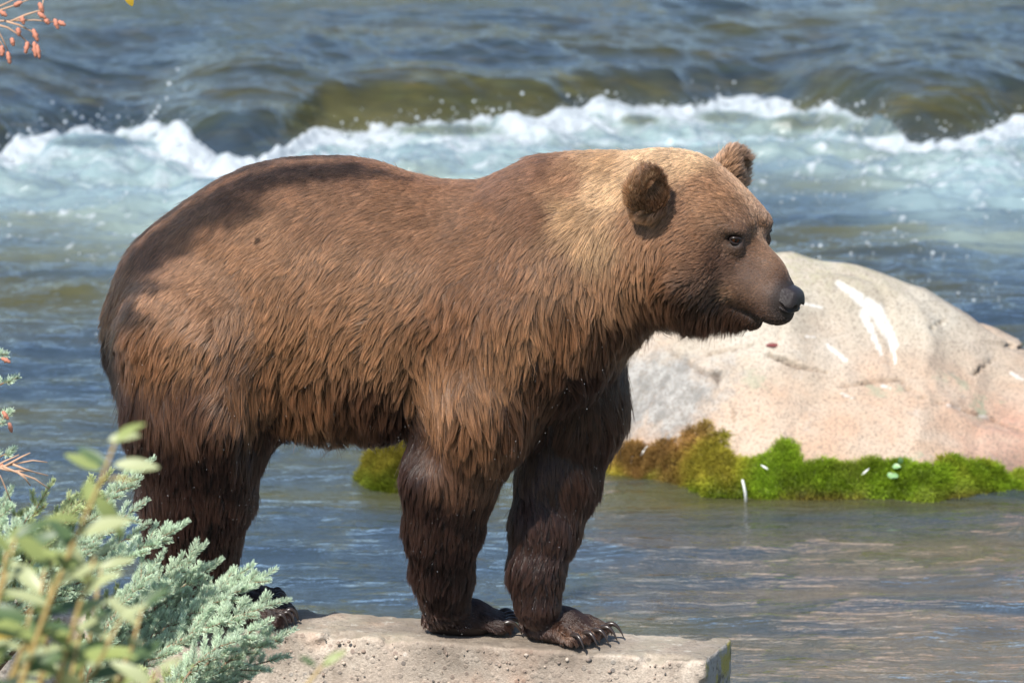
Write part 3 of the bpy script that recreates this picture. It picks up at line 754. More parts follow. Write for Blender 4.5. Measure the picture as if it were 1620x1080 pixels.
# ---- flying drops and spray
def ico(sub=1):
    bm = bmesh.new(); bmesh.ops.create_icosphere(bm, subdivisions=sub, radius=1); v = np.array([q.co for q in bm.verts]); f_ = np.array([[q.index for q in p.verts] for p in bm.faces]); bm.free(); return v, f_
IV, IF = ico(1); IV2, IF2 = ico(2)
def balls(name, C, R, mat, hi=False, stretch=None):
    v0, f0 = (IV2, IF2) if hi else (IV, IF); n_ = len(C)
    sc = R[:, None, None] * v0[None]
    if stretch is not None: sc = sc * stretch[:, None, :]
    V_ = (C[:, None, :] + sc).reshape(-1, 3); F_ = (f0[None] + (np.arange(n_) * len(v0))[:, None, None]).reshape(-1, 3)
    return mesh_obj(name, V_, F_, mat)
n = NT('water_drops'); dropm = n.done(n.n('MixShader', {0: n.n('Fresnel', {'IOR': 1.5}).outputs[0], 1: n.n('BsdfPrincipled', {'Base Color': (.75, .82, .85), 'Roughness': .15, 'Alpha': .55}).outputs[0], 2: n.n('BsdfGlossy', {'Roughness': .22}).outputs[0]}))
rng = np.random.default_rng(21); N = 1300
xx = rng.uniform(-2.6, 2.6, N); fy = np.interp(xx, _xs, _fy); gate = vnoise(np.c_[xx, xx * 0, xx * 0], 3.5, 77)
sz = rng.exponential(.022, N) * (1 + .9 * gate); yy = fy - rng.uniform(-.05, .25, N); 
_, zz = water_h(xx, yy); C = np.c_[xx, yy, zz + np.clip(sz, 0, .13) * (gate > -.35)]
R = np.clip(rng.lognormal(math.log(.0024), .65, N), .0010, .010)
o = balls('spray', C, R, dropm); tag(o, 'spray of drops thrown up along the white crest', kind='stuff')
N = 2600; xx = rng.uniform(-2.6, 2.6, N); fy = np.interp(xx, _xs, _fy); yy = fy - rng.uniform(.2, 4.6, N) ** 1.0
kp = vnoise(np.c_[xx * .8, yy, xx * 0], 2.6, 79) > .02; xx, yy = xx[kp], yy[kp]; _, zz = water_h(xx, yy)
o = balls('river_glint_beads', np.c_[xx, yy, zz + .004], np.clip(rng.lognormal(math.log(.0034), .5, len(xx)), .0015, .010), dropm); tag(o, 'small beads added to make glints over the choppy water', kind='stuff')  # beads added to give the broken water its sparkle
# the string of drops thrown up at the left
pts = [(281, 110, 5), (268, 133, 7), (292, 142, 3), (264, 156, 5), (251, 170, 6), (246, 178, 7), (240, 185, 7), (236, 190, 4)]
yb = float(np.interp(P(260, 190, 11)[0], _xs, _fy))
C = np.array([P(a, b, yb - .1) for a, b, c in pts]); R = np.array([c for a, b, c in pts]) / 380 * .5
o = balls('flying_drops', C, R, dropm, True); tag(o, 'string of large drops flying above the crest at the left', kind='stuff')

# ================================================================ CONCRETE LEDGE
FR, BR, BL = G(1080, 1042), G(1157, 1010), G(480, 963)
ax_ = (BL - BR); ax_[2] = 0; ax_ /= np.linalg.norm(ax_); dn = (BR - FR); dn[2] = 0; dep = float(abs(dn @ np.array([-ax_[1], ax_[0], 0]))); 
nrm = np.array([-ax_[1], ax_[0], 0]); nrm *= np.sign(nrm @ dn)
LR = np.stack([ax_, nrm, [0, 0, 1]]); LC = BR - nrm * dep / 2
def d_ledge(p):
    q = (p - LC) @ LR.T
    LEN = 3.0; q = q - np.array([LEN / 2, 0, -.55])
    a = np.abs(q) - np.array([LEN / 2, dep / 2, .55]) + .010
    d = np.linalg.norm(np.maximum(a, 0), axis=1) + np.minimum(a.max(1), 0) - .010
    chip = np.maximum(0, fbm(p, 16, 3, 5) - .10) * .035 * sstep(.035, .0, np.abs(np.sort(a, 1)[:, 1] - .0))
    return d + .0022 * fbm(p, 30, 3, 8) + .004 * fbm(p, 4, 2, 9) + chip
lo_ = np.minimum.reduce([LC, LC + ax_ * 3.0]) - (.3, .3, 0); hi_ = np.maximum.reduce([LC, LC + ax_ * 3.0]) + (.3, .3, 0)
lo_[2] = -.56; hi_[2] = .03; lo_[0] = max(lo_[0], -1.9)
lv_, lf_, ln_ = surface_nets(d_ledge, lo_, hi_, .0065)
def mat_ledge():
    n = NT('weathered_concrete'); pos = n.n('NewGeometry').outputs['Position']; nz = n.n('SeparateXYZ', {0: n.n('NewGeometry').outputs['Normal']}).outputs[2]
    base = n.ramp(n.noise(6, 5, .65, pos), [(.3, (.43, .34, .27)), (.5, (.54, .45, .36)), (.7, (.62, .54, .45))])
    vo = n.voro(62, pos); agg = n.ramp(n.n('SeparateColor', {0: vo.outputs['Color']}).outputs[0], [(0, (.60, .50, .40)), (.4, (.40, .33, .27)), (.7, (.28, .2, .16)), (.85, (.13, .12, .115)), (1, (.62, .56, .48))])
    msk = n.ramp(vo.outputs['Distance'], [(.28, 1), (.42, 0)])
    c = n.mix(n.math('MULTIPLY', msk, n.ramp(n.noise(22, 2, .5, pos), [(.45, .15), (.55, .85)])), base, agg)
    c = n.mix(n.ramp(n.noise(170, 4, .7, pos), [(.35, .5), (.6, 0)]), c, (.19, .15, .12))
    rust = n.ramp(n.noise(2.6, 4, .6, pos), [(.58, 0), (.72, .6)]); c = n.mix(rust, c, (.45, .22, .12))
    top = n.ramp(nz, [(.6, 0), (.9, .85)]); lich = n.ramp(n.noise(9, 6, .7, pos), [(.42, .25), (.6, .85)])
    c = n.mix(n.math('MULTIPLY', top, lich), c, (.29, .26, .19))
    wet = n.ramp(n.noise(3.2, 3, .6, pos), [(.5, 0), (.62, .55)]); c = n.mix(n.math('MULTIPLY', top, wet), c, (.13, .10, .075))
    c = n.mix(n.math('MULTIPLY', top, n.ramp(n.noise(30, 4, .7, pos), [(.58, 0), (.68, .7)])), c, (.56, .52, .44))
    c = n.mix(n.math('MULTIPLY', n.attr('damp').outputs['Fac'], n.ramp(n.noise(18, 4, .6, pos), [(.3, .5), (.6, .9)])), c, (.16, .125, .095))
    dk = n.ramp(n.noise(1, 4, .6, n.n('Mapping', {'Vector': pos, 'Scale': (16, 16, 1.2)}).outputs[0]), [(.54, 0), (.68, .5)]); c = n.mix(dk, c, (.26, .20, .15))
    nx = n.n('SeparateXYZ', {0: n.n('NewGeometry').outputs['Normal']}).outputs[0]
    end = n.ramp(nx, [(.6, 0), (.8, 1)]); c = n.mix(n.math('MULTIPLY', end, .7), c, (.34, .33, .30))
    c = n.mix(n.math('MULTIPLY', end, n.ramp(n.noise(14, 5, .7, pos), [(.50, 0), (.60, .85)])), c, (.42, .34, .05))
    c = n.mix(n.math('MULTIPLY', end, n.ramp(n.noise(20, 5, .7, pos), [(.56, 0), (.66, .8)])), c, (.08, .07, .05))
    h = n.math('ADD', n.math('MULTIPLY', msk, .5), n.noise(240, 4, .7, pos))
    return n.done(n.n('BsdfPrincipled', {'Base Color': c, 'Roughness': .85, 'Normal': n.bump(h, .8, .003)}))
lm = mat_ledge()
ledge = mesh_obj('concrete_ledge', lv_, lf_, lm); vattr(ledge.data, 'damp', np.max([sstep(.22, .07, np.linalg.norm((lv_ - g_[0]) * (1, 1, 1.6), axis=1) + .03 * vnoise(lv_, 14, 55)) for g_ in PAWS], axis=0)); tag(ledge, 'weathered concrete ledge with squared right end under the bear', 'ledge')
# pebbles of the aggregate standing proud of the face
rng = np.random.default_rng(5); N = 420
t_ = rng.uniform(.02, 1.6, N); C = BR[None] + ax_[None] * t_[:, None] - nrm[None] * (dep - .0005); C[:, 2] = -rng.uniform(.012, .25, N)
R = np.clip(rng.lognormal(math.log(.0028), .5, N), .0016, .008)
n = NT('pebble'); pm = n.done(n.n('BsdfPrincipled', {'Base Color': n.ramp(n.noise(35, 1, .5, n.n('NewGeometry').outputs['Position']), [(.35, (.09, .085, .08)), (.5, (.3, .22, .17)), (.65, (.5, .42, .34))]), 'Roughness': .8}))
o = balls('pebbles', C, R, pm, False, rng.uniform(.6, 1.2, (N, 3))); o.parent = ledge; o['kind'] = 'stuff'

# ================================================================ BOULDERS
def hull(pts, Yc, half, zb, seed, amp=.022):
    pts = np.array(pts, float); dense = np.linspace(pts[0, 0], pts[-1, 0], 120); tp = _sm(np.interp(dense, pts[:, 0], pts[:, 1]), 9)
    Q = np.array([P(a, b, Yc) for a, b in zip(dense, tp)]); X_, Z_ = Q[:, 0], Q[:, 2]
    def d(p):
        x = p[:, 0]; zt = np.interp(x, X_, Z_); L_ = (x - X_[0]) / (X_[-1] - X_[0]); e = np.clip(1 - (2 * L_ - 1) ** 4, 0.02, 1) ** .5
        hw = half * e; zc = zb; hh = np.maximum(zt - zc, .05)
        a = np.abs(p[:, 1] - Yc) / hw; b = np.abs(p[:, 2] - zc) / hh
        r_ = (a ** 1.4 + b ** 1.4) ** (1 / 1.4); dd = (r_ - 1) * np.minimum(hh, hw) * .8
        dd = np.maximum(dd, np.maximum(X_[0] - x, x - X_[-1]))
        # fractures running slightly downhill to the right, and a broken shelf at the left
        ln = p[:, 2] + .16 * (x - X_[0]) + .05 * vnoise(p, 2.2, seed + 3)
        cr = np.exp(-((ln - (.11 if amp > .015 else 9)) / .006) ** 2) * .012 * sstep(-.1, .25, vnoise(p, 1.7, seed + 4) + .2)
        st = .007 * sstep(.0, .012, ln - .11 + .02 * vnoise(p, 5, seed + 8)) * (amp > .015) * sstep(.9, .2, x - X_[0])
        rid = 1 - np.abs(vnoise(p, 3.1, seed + 6)); 
        fac_ = (.075 * np.abs(vnoise(p, 1.25, seed + 31)) + .035 * np.abs(vnoise(p, 2.9, seed + 22)) + .012 * np.abs(vnoise(p, 7.5, seed + 23))) * (amp > .015)
        return dd + fac_ - .018 - amp * fbm(p, 1.8, 3, seed) - .006 * fbm(p, 9, 4, seed + 1) + .012 * rid ** 8 + cr + st
    return d, X_
d_rock, RX = hull([(915, 690), (940, 610), (965, 560), (1000, 505), (1060, 452), (1130, 408), (1210, 386), (1260, 395), (1330, 414), (1400, 436), (1470, 464), (1540, 499), (1590, 526), (1640, 556), (1720, 625), (1800, 700), (1850, 760)], 4.45, 1.0, -.75, 300, .034)
rv, rf, rn = surface_nets(d_rock, (RX[0] - .05, 3.1, -.78), (RX[-1] + .05, 5.6, .40), .0105)
def mat_rock():
    n = NT('granite'); pos = n.n('NewGeometry').outputs['Position']; z_ = n.n('SeparateXYZ', {0: pos}); zz = z_.outputs[2]; xx = z_.outputs[0]
    c = n.ramp(n.noise(5, 6, .65, pos), [(.3, (.38, .33, .255)), (.5, (.49, .43, .34)), (.68, (.58, .53, .44))])
    pink = n.math('MULTIPLY', n.mr(n.math('ADD', zz, n.math('MULTIPLY', n.noise(2.2, 4, .6, pos), .5)), .02, .26, .95, 0), .85)
    c = n.mix(pink, c, n.mix(n.ramp(n.noise(7, 5, .6, pos), [(.4, 0), (.6, 1)]), (.53, .34, .225), (.55, .41, .30)))
    c = n.mix(n.math('MULTIPLY', n.attr('redzone').outputs['Fac'], n.ramp(n.noise(9, 5, .7, pos), [(.35, .3), (.6, .9)])), c, (.46, .25, .18))
    c = n.mix(n.mr(n.math('ADD', n.attr('greyface').outputs['Fac'], n.math('MULTIPLY', n.math('SUBTRACT', n.noise(11, 6, .75, pos), .5), 2.4)), .20, .85, 0, .9), c, n.mix(n.ramp(n.noise(24, 4, .7, pos), [(.4, 0), (.6, 1)]), (.22, .22, .205), (.42, .41, .38)))
    sp = n.ramp(n.noise(120, 3, .75, pos), [(.36, .75), (.50, 0)]); c = n.mix(sp, c, (.20, .16, .125))
    sp2 = n.ramp(n.voro(95, pos).outputs['Distance'], [(.08, .85), (.22, 0)]); c = n.mix(n.math('MULTIPLY', sp2, n.ramp(n.noise(13, 2, .5, pos), [(.45, 0), (.6, 1)])), c, (.12, .10, .085))
    lg = n.ramp(n.noise(4.5, 5, .7, n.n('Mapping', {'Vector': pos, 'Location': (3, 1, 2)}).outputs[0]), [(.60, 0), (.66, .75)]); low = n.mr(zz, -.25, .0, 1, 0); c = n.mix(n.math('MULTIPLY', lg, low), c, (.30, .34, .23))
    topg = n.mr(zz, .04, .2, 0, .75); c = n.mix(n.math('MULTIPLY', topg, n.ramp(n.noise(28, 4, .7, pos), [(.42, 0), (.6, .9)])), c, (.34, .33, .18))
    dr = n.attr('dropping').outputs['Fac']; c = n.mix(n.mr(n.math('ADD', dr, n.math('MULTIPLY', n.math('SUBTRACT', n.noise(38, 5, .8, pos), .5), 1.3)), .40, 1.35, 0, .85), c, (.82, .82, .79))
    c = n.mix(n.math('MULTIPLY', n.attr('crack').outputs['Fac'], .85), c, (.14, .11, .09))
    wet = n.mr(zz, -.40, -.33, .75, 0); c = n.mix(wet, c, (.07, .05, .04))
    h = n.math('ADD', n.noise(85, 5, .75, pos), n.math('MULTIPLY', n.noise(9, 6, .6, pos), 2.6))
    return n.done(n.n('BsdfPrincipled', {'Base Color': c, 'Roughness': .88, 'Normal': n.bump(h, .7, .011)}))
rm = mat_rock()
rock = mesh_obj('boulder', rv, rf, rm); tag(rock, 'big pale pinkish boulder streaked with bird droppings behind the bear\'s head', 'boulder')
rpx, rpy = proj(rv)
def streak(segs):
    r_ = np.zeros(len(rv))
    for (x0, y0, x1, y1, w0, w1) in segs:
        ba = np.array([x1 - x0, y1 - y0], float); t = np.clip(((rpx - x0) * ba[0] + (rpy - y0) * ba[1]) / (ba @ ba), 0, 1)
        dd = np.hypot(rpx - x0 - t * ba[0], rpy - y0 - t * ba[1]); r_ = np.maximum(r_, sstep(1.3, .4, dd / (w0 + (w1 - w0) * t)))
    return r_
crk = streak([(1060, 556, 1110, 588, 2, 3), (1110, 588, 1136, 596, 3, 5), (1136, 590, 1132, 612, 4, 2), (1215, 560, 1262, 580, 2, 3), (1262, 580, 1312, 588, 3, 1), (1330, 612, 1380, 603, 1, 2), (1380, 603, 1428, 600, 2, 2), (1428, 600, 1440, 622, 2, 1), (1470, 520, 1495, 505, 1, 2), (1540, 592, 1575, 566, 2, 1), (1450, 625, 1560, 660, 1, 1.5), (1560, 660, 1640, 690, 1.5, 1), (1160, 640, 1166, 715, 2, 1), (1190, 545, 1120, 560, 1, 2)])
crk *= np.clip(.75 + .8 * vnoise(rv, 22, 909), 0, 1)
rock.data.vertices.foreach_set('co', (rv - rn * (crk * .030)[:, None]).astype(np.float32).ravel()); rock.data.update()
vattr(rock.data, 'crack', crk); wob_ = 25 * vnoise(rv, 6, 911)
vattr(rock.data, 'greyface', sstep(1.5, .3, np.sqrt(((rpx - 1045 + wob_) / 100) ** 2 + ((rpy - 625) / 75) ** 2)))
vattr(rock.data, 'redzone', sstep(1460, 1600, rpx + wob_ * 2) * sstep(610, 690, rpy + wob_))
vattr(rock.data, 'dropping', streak([(1326, 447, 1385, 490, 7, 15), (1385, 490, 1415, 545, 16, 9), (1365, 495, 1395, 560, 9, 4), (1405, 520, 1418, 575, 9, 4), (1308, 545, 1338, 570, 4, 6), (1270, 480, 1300, 486, 4, 3), (1330, 622, 1350, 630, 3, 2), (1500, 640, 1520, 646, 3, 2), (1550, 655, 1570, 664, 3, 2), (1600, 590, 1618, 600, 4, 3), (1275, 532, 1300, 534, 2, 2), (1395, 610, 1410, 614, 4, 3)]))
d_rock2, RX2 = hull([(565, 790), (578, 745), (600, 712), (640, 694), (690, 690), (740, 705), (775, 745), (790, 790)], 4.0, .36, -.60, 500, .012)
v2, f2, n2_ = surface_nets(d_rock2, (RX2[0] - .05, 3.4, -.7), (RX2[-1] + .05, 4.6, -.1), .012)
rock2 = mesh_obj('boulder', v2, f2, rm); tag(rock2, 'small low moss-covered boulder seen under the bear\'s belly', 'boulder')
[vattr(rock2.data, k_, np.zeros(len(v2))) for k_ in ('dropping', 'crack', 'greyface', 'redzone')]

# ---- moss cushions along the waterline
rng = np.random.default_rng(17)
def moss_blobs(pts, dfun, zlow):
    out = []
    for (px, py, r_) in pts:
        # find the rock surface in front along the sight line
        lo_y, hi_y = 2.9, 4.6
        ys = np.linspace(lo_y, hi_y, 140); Q = np.array([P(px, py, yv) for yv in ys]); dd = dfun(Q)
        k = np.argmax(dd < 0.0) if (dd < 0).any() else int(np.argmin(np.abs(dd)))
        out.append((Q[k], r_))
    return out
M1 = []
def edge_top(px): return np.interp(px, [940, 1000, 1060, 1100, 1150, 1180, 1230, 1300, 1400, 1500, 1580, 1640, 1800], [715, 700, 712, 685, 712, 735, 722, 728, 735, 728, 738, 752, 760])
for px in np.arange(935, 1800, 9):
    et = edge_top(px) + rng.uniform(-7, 12) + 9 * math.sin(px * .07) * math.sin(px * .031)
    for py in np.arange(et + 12, 786, 12): M1.append((px + rng.uniform(-5, 5), py, rng.uniform(.013, .027)))
for k in range(26): M1.append((1112 + rng.normal(0, 22), 700 + rng.normal(0, 14), .010)); M1.append((1240 + rng.normal(0, 8), 716 + rng.normal(0, 10), .010))
MB1 = moss_blobs(M1, d_rock, Z0)
M2 = []
for px in np.arange(572, 790, 9):
    et = np.interp(px, [570, 600, 640, 700, 760, 790], [770, 708, 690, 690, 715, 770])
    for py in np.arange(et + 6, 796, 12): M2.append((px, py + rng.uniform(-3, 3), rng.uniform(.018, .032)))
MB2 = moss_blobs(M2, d_rock2, Z0)
def blob_sdf(MB):
    C_ = np.array([m[0] for m in MB]); R_ = np.array([m[1] for m in MB])
    kd = KDTree(len(C_)); [kd.insert(c, i) for i, c in enumerate(C_)]; kd.balance()
    def d(p):
        out = np.full(len(p), .2)
        for s in range(0, len(p), 20000):
            q = p[s:s + 20000]; b = np.full(len(q), .2)
            for c, r_ in zip(C_, R_):
                m = (np.abs(q[:, 0] - c[0]) < .12)
                if not m.any(): continue
                dd = np.linalg.norm((q[m] - c) * (1, 1, 1.15), axis=1) - r_
                b[m] = smin(b[m], dd, .018)
            out[s:s + 20000] = b
        return out + .004 * fbm(p, 30, 2, 5)
    return d
def moss_colour(px, py, v):
    n_ = fbm(v, 9, 3, 401); n2 = fbm(v, 3.5, 2, 402)
    c = np.empty((len(px), 3)); green = np.array((.19, .28, .02)); yel = np.array((.42, .36, .05)); rust = np.array((.29, .17, .055)); dk = np.array((.03, .05, .01)); pale = np.array((.36, .38, .07))
    wl = sstep(1210, 1120, px + 60 * n2)[:, None]
    hi_ = sstep(785, 735, py + 40 * n_)[:, None]
    c = green * (1 - .45 * sstep(-.1, .5, n_)[:, None]) + pale * (.45 * sstep(-.1, .5, n_)[:, None])
    yr = yel * (1 - sstep(-.1, .3, n2)[:, None]) + rust * sstep(-.1, .3, n2)[:, None]
    c = c * (1 - wl * hi_) + yr * wl * hi_; c = c * (.72 + .5 * sstep(-.3, .4, fbm(v, 16, 2, 403)))[:, None]
    r2 = (sstep(1440, 1500, px) * .5 * hi_[:, 0] * sstep(-.3, .3, n_))[:, None]; c = c * (1 - r2) + yel * r2
    lowr = (sstep(770, 792, py) * sstep(.0, .35, n2 + n_) * sstep(1150, 1250, px))[:, None]; c = c * (1 - .7 * lowr) + rust * .8 * .7 * lowr
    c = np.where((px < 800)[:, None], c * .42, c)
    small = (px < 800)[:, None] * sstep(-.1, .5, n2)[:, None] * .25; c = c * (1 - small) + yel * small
    return c
def strands(name, base, nrmv, length, colr, rad, rng, parent=None, npt=4, droop=.3, rel=None, mat=None, gather=0.0):
    N = len(base); pts = np.empty((N, npt, 3), np.float32)
    for j in range(npt):
        s = j / (npt - 1); q = base + nrmv * (length * s)[:, None]; q[:, 2] -= length * droop * s * s; pts[:, j] = q
    hc = bpy.data.hair_curves.new(name); hc.add_curves([npt] * N); hc.points.foreach_set('position', pts.ravel())
    tp = np.linspace(1, .35, npt); a = hc.attributes.get('radius') or hc.attributes.new('radius', 'FLOAT', 'POINT'); a.data.foreach_set('value', (rad[:, None] * tp).astype(np.float32).ravel())
    a = hc.attributes.new('hcol', 'FLOAT_COLOR', 'CURVE'); a.data.foreach_set('color', np.c_[colr, np.ones(N)].astype(np.float32).ravel())
    hc.materials.append(mat); o = bpy.data.objects.new(name, hc); link(o, parent); o['kind'] = 'stuff'; return o
def mat_strand(name, tr=.3):
    n = NT(name); c = n.attr('hcol').outputs['Color']; hi = n.n('HairInfo'); c = n.n('VectorMath', {0: c, 'Scale': n.math('ADD', .7, n.math('MULTIPLY', hi.outputs['Intercept'], .7))}, operation='SCALE').outputs[0]
    return n.done(n.n('MixShader', {0: tr, 1: n.n('BsdfDiffuse', {'Color': c}).outputs[0], 2: n.n('BsdfTranslucent', {'Color': c}).outputs[0]}))
mossm = mat_strand('moss_strand')
n = NT('moss_cushion'); mcm = n.done(n.n('BsdfPrincipled', {'Base Color': n.attr('mc').outputs['Color'], 'Roughness': .9}))
for MB, lbl in ((MB1, 'bright green and rusty moss along the waterline of the big boulder'), (MB2, 'dark green moss on the small boulder under the belly')):
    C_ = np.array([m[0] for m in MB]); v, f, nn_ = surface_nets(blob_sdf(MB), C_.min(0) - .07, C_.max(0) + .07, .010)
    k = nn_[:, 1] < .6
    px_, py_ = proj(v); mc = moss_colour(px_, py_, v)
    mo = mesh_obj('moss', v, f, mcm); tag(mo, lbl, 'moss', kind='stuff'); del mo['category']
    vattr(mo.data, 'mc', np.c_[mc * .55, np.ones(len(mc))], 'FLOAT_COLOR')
    N = int(len(v) * 9); cand = np.nonzero((nn_[:, 1] < .5) & (v[:, 2] > Z0 - .01))[0]; i = rng.choice(cand, min(N, 60000))
    b = v[i] + rng.normal(0, .005, (len(i), 3)); nr = nn_[i] + rng.normal(0, .45, (len(i), 3)) + np.array([0, -.1, .35]); nr /= np.linalg.norm(nr, axis=1)[:, None]
    px_, py_ = proj(b); cc = moss_colour(px_, py_, b) * rng.uniform(.6, 1.5, (len(i), 1))
    strands('moss_fronds', b, nr, rng.uniform(.006, .022, len(i)), cc, rng.uniform(.0006, .0014, len(i)), rng, mo, 4, .25, mat=mossm)
# little leaves, a stalk and feathers caught in the moss
leafm = simple('water_leaf', (.22, .38, .16), .4); white = simple('feather', (.75, .75, .70), .7); redm = simple('red_leaf', (.16, .035, .03), .6)
def on_rock(px, py, off=.012, dfun=d_rock):
    ys = np.linspace(2.9, 5.2, 400); Q = np.array([P(px, py, v) for v in ys]); k = np.argmax(dfun(Q) < off + .0); return Q[k]
def leafmesh(c, d, nrm_, L, W, bend=.2, nseg=6):
    d = d / np.linalg.norm(d); s_ = np.cross(d, nrm_); s_ /= np.linalg.norm(s_); n_ = np.cross(s_, d); v = []; f_ = []
    for i in range(nseg + 1):
        t = i / nseg; wd = W * math.sin(math.pi * min(1, t * .92 + .04)) ** .8 * (1 - .25 * t) * .5
        ctr = c + d * (L * t) - n_ * (bend * L * t * t)
        v += [ctr - s_ * wd + n_ * wd * .35, ctr, ctr + s_ * wd + n_ * wd * .35]
    for i in range(nseg):
        a = i * 3; f_ += [(a, a + 1, a + 4, a + 3), (a + 1, a + 2, a + 5, a + 4)]
    return np.array(v), f_
for k, (px, py) in enumerate(((1412, 738), (1425, 733), (1421, 752), (1405, 748))):
    c = on_rock(px, py, .04); v, f = leafmesh(c, np.array([math.cos(k * 1.7), -.5, math.sin(k * 1.7) * .6 + .2]), np.array([0, -.7, .7]), .024, .02, .2)
    o = mesh_obj('leaf', v, f, leafm); tag(o, ['upper left tiny round leaf of the four pale green ones in the moss', 'rightmost tiny round pale green leaf of the four in the moss', 'lowest tiny round pale green leaf of the four in the moss', 'leftmost tiny round pale green leaf of the four in the moss'][k], 'leaf', 'tiny round leaves in the moss')
c = on_rock(1222, 546, .004); v, f = leafmesh(c + np.array([-.02, -.004, 0]), np.array([1., 0, .05]), np.array([0, -.6, .8]), .044, .018, .1)
tag(mesh_obj('fallen_leaf', v, f, redm), 'dark red fallen leaf lying on the boulder below the bear\'s chin', 'leaf')
c = on_rock(1180, 792, .05); v, f = tube([c + np.array([0, -.02, -.02]), c + np.array([-.003, -.03, .03]), c + np.array([-.012, -.035, .07])], [.004, .004, .003]); tag(mesh_obj('dead_stalk', np.array(v), f, white), 'short bleached stalk standing upright in the moss at the waterline', 'stalk')
for k, (px, py, an, L, lb) in enumerate(((1012, 722, 1.0, .05, 'white curled feather caught high in the rusty moss beside the far foreleg'), (998, 735, 1.4, .035, 'small white feather in the rusty moss, lower of the pair by the foreleg'), (1215, 742, 2.5, .03, 'white feather scrap in the green moss right of the stalk'), (1362, 752, .8, .04, 'slim white feather lying in the green moss mid-boulder'))):
    c = on_rock(px, py, .035); v, f = leafmesh(c, np.array([math.cos(an), -.2, math.sin(an)]), np.array([0, -1., .3]), L * .75, .006, .5); tag(mesh_obj('feather', v, f, white), lb, 'feather')
# ================================================================ NEAR BANK AND ITS PLANTS
X, Y, F = grid(-9, 9, -14, -1.3, 90, 70)
Zb = -.50 + .32 * sstep(-1.6, -3.5, Y + .35 * vnoise(np.c_[X, Y, X * 0], .8, 700)) + .05 * fbm(np.c_[X, Y, X * 0], 2, 4, 701)
n = NT('bank_turf'); c_ = n.ramp(n.noise(5, 5, .6, n.n('NewGeometry').outputs['Position']), [(.35, (.03, .04, .015)), (.6, (.09, .10, .03)), (.75, (.13, .10, .06))])
o = mesh_obj('bank', np.c_[X, Y, Zb], F, n.done(n.n('BsdfPrincipled', {'Base Color': c_, 'Roughness': .95}))); o['kind'] = 'structure'

needlem = mat_strand('spruce_needle', .22)
n = NT('twig_bark'); barkm = n.done(n.n('BsdfPrincipled', {'Base Color': n.mix(n.noise(120, 3, .6), (.16, .085, .045), (.30, .19, .11)), 'Roughness': .8}))
NC = {'blue': ((.42, .53, .38), (.60, .69, .52)), 'green': ((.38, .44, .22), (.52, .56, .30)), 'dark': ((.05, .08, .04), (.10, .14, .07))}
class Spruce:
    def __init__(s, seed): s.r = np.random.default_rng(seed); s.tv = []; s.tf = []; s.b = []; s.n = []; s.l = []; s.c = []
    def twig(s, pts, r0, r1):
        v, f = tube(pts, np.linspace(r0, r1, len(pts)), 5); k = len(s.tv); s.tv += [tuple(q) for q in v]; s.tf += [tuple(i + k for i in q) for q in f]
    def shoot(s, a, d, L, pal, dens=3400, nl=.0135, vis=1.0):
        r = s.r; d = d / np.linalg.norm(d); m = 7; pts = []
        bend = r.normal(0, .10, 3) + np.array([0, 0, .05])
        for i in range(m):
            t = i / (m - 1); pts.append(a + d * L * t + bend * L * t * t)
        pts = np.array(pts); s.twig(pts, .0016, .0008)
        N = int(L * dens); t = r.random(N) ** .9; idx = t * (m - 1); i0 = np.minimum(idx.astype(int), m - 2); fr = (idx - i0)[:, None]
        base = pts[i0] * (1 - fr) + pts[i0 + 1] * fr; ax = pts[-1] - pts[0]; ax /= np.linalg.norm(ax)
        q = r.normal(0, 1, (N, 3)); q -= ax * (q @ ax)[:, None]; q /= np.linalg.norm(q, axis=1)[:, None]
        q = q + np.array([0, 0, .35]); lean = (.50 + .8 * t ** 4)[:, None]
        nn = q + ax * lean; nn /= np.linalg.norm(nn, axis=1)[:, None]
        s.b.append(base); s.n.append(nn); s.l.append(nl * r.uniform(.75, 1.15, N) * (1 - .25 * t))
        c0, c1 = np.array(NC[pal]); k = r.random((N, 1)); shade = r.uniform(.85, 1.12)
        s.c.append((c0 * (1 - k) + c1 * k) * shade)
    def spray(s, pts, pal, L1=.05, step=.017, flat=None, tipL=.05):
        """a bough along pts with side shoots on both sides"""
        r = s.r; pts = np.array(pts, float); seg = np.linalg.norm(np.diff(pts, axis=0), axis=1); cum = np.r_[0, np.cumsum(seg)]; T = cum[-1]
        s.twig(pts, .0045, .0015); k = 0; x = .01
        while x < T:
            i = min(np.searchsorted(cum, x, 'right') - 1, len(seg) - 1); t = (x - cum[i]) / seg[i]; c = pts[i] + (pts[i + 1] - pts[i]) * t; ax = (pts[i + 1] - pts[i]) / seg[i]
            up = np.array([0, -.45, .9]) if flat is None else np.array(flat); sd = np.cross(ax, up); sd /= np.linalg.norm(sd)
            sg = 1 if k % 2 else -1; d = ax * r.uniform(.7, 1.1) + sd * sg * r.uniform(.6, 1.0) + up * r.uniform(-.2, .45)
            L = L1 * r.uniform(.65, 1.25) * (1 - .45 * (x / T) ** 2)
            s.shoot(c, d, L, pal)
            if r.random() < .45: s.shoot(c + d / np.linalg.norm(d) * L * .45, d + ax * .5 + sd * -sg * .35, L * .55, pal)
            k += 1; x += step * r.uniform(.8, 1.3)
        s.shoot(pts[-1], pts[-1] - pts[-2], tipL, pal)
    def build(s, root, rad=.00072, gray=1.0):
        o = mesh_obj('twig', np.array(s.tv), s.tf, barkm, root)
        b = np.concatenate(s.b); return strands('needles', b, np.concatenate(s.n), np.concatenate(s.l), np.concatenate(s.c) * s.r.uniform(.75, 1.25, (len(b), 1)), np.full(len(b), rad), s.r, root, 3, -.10, mat=needlem)
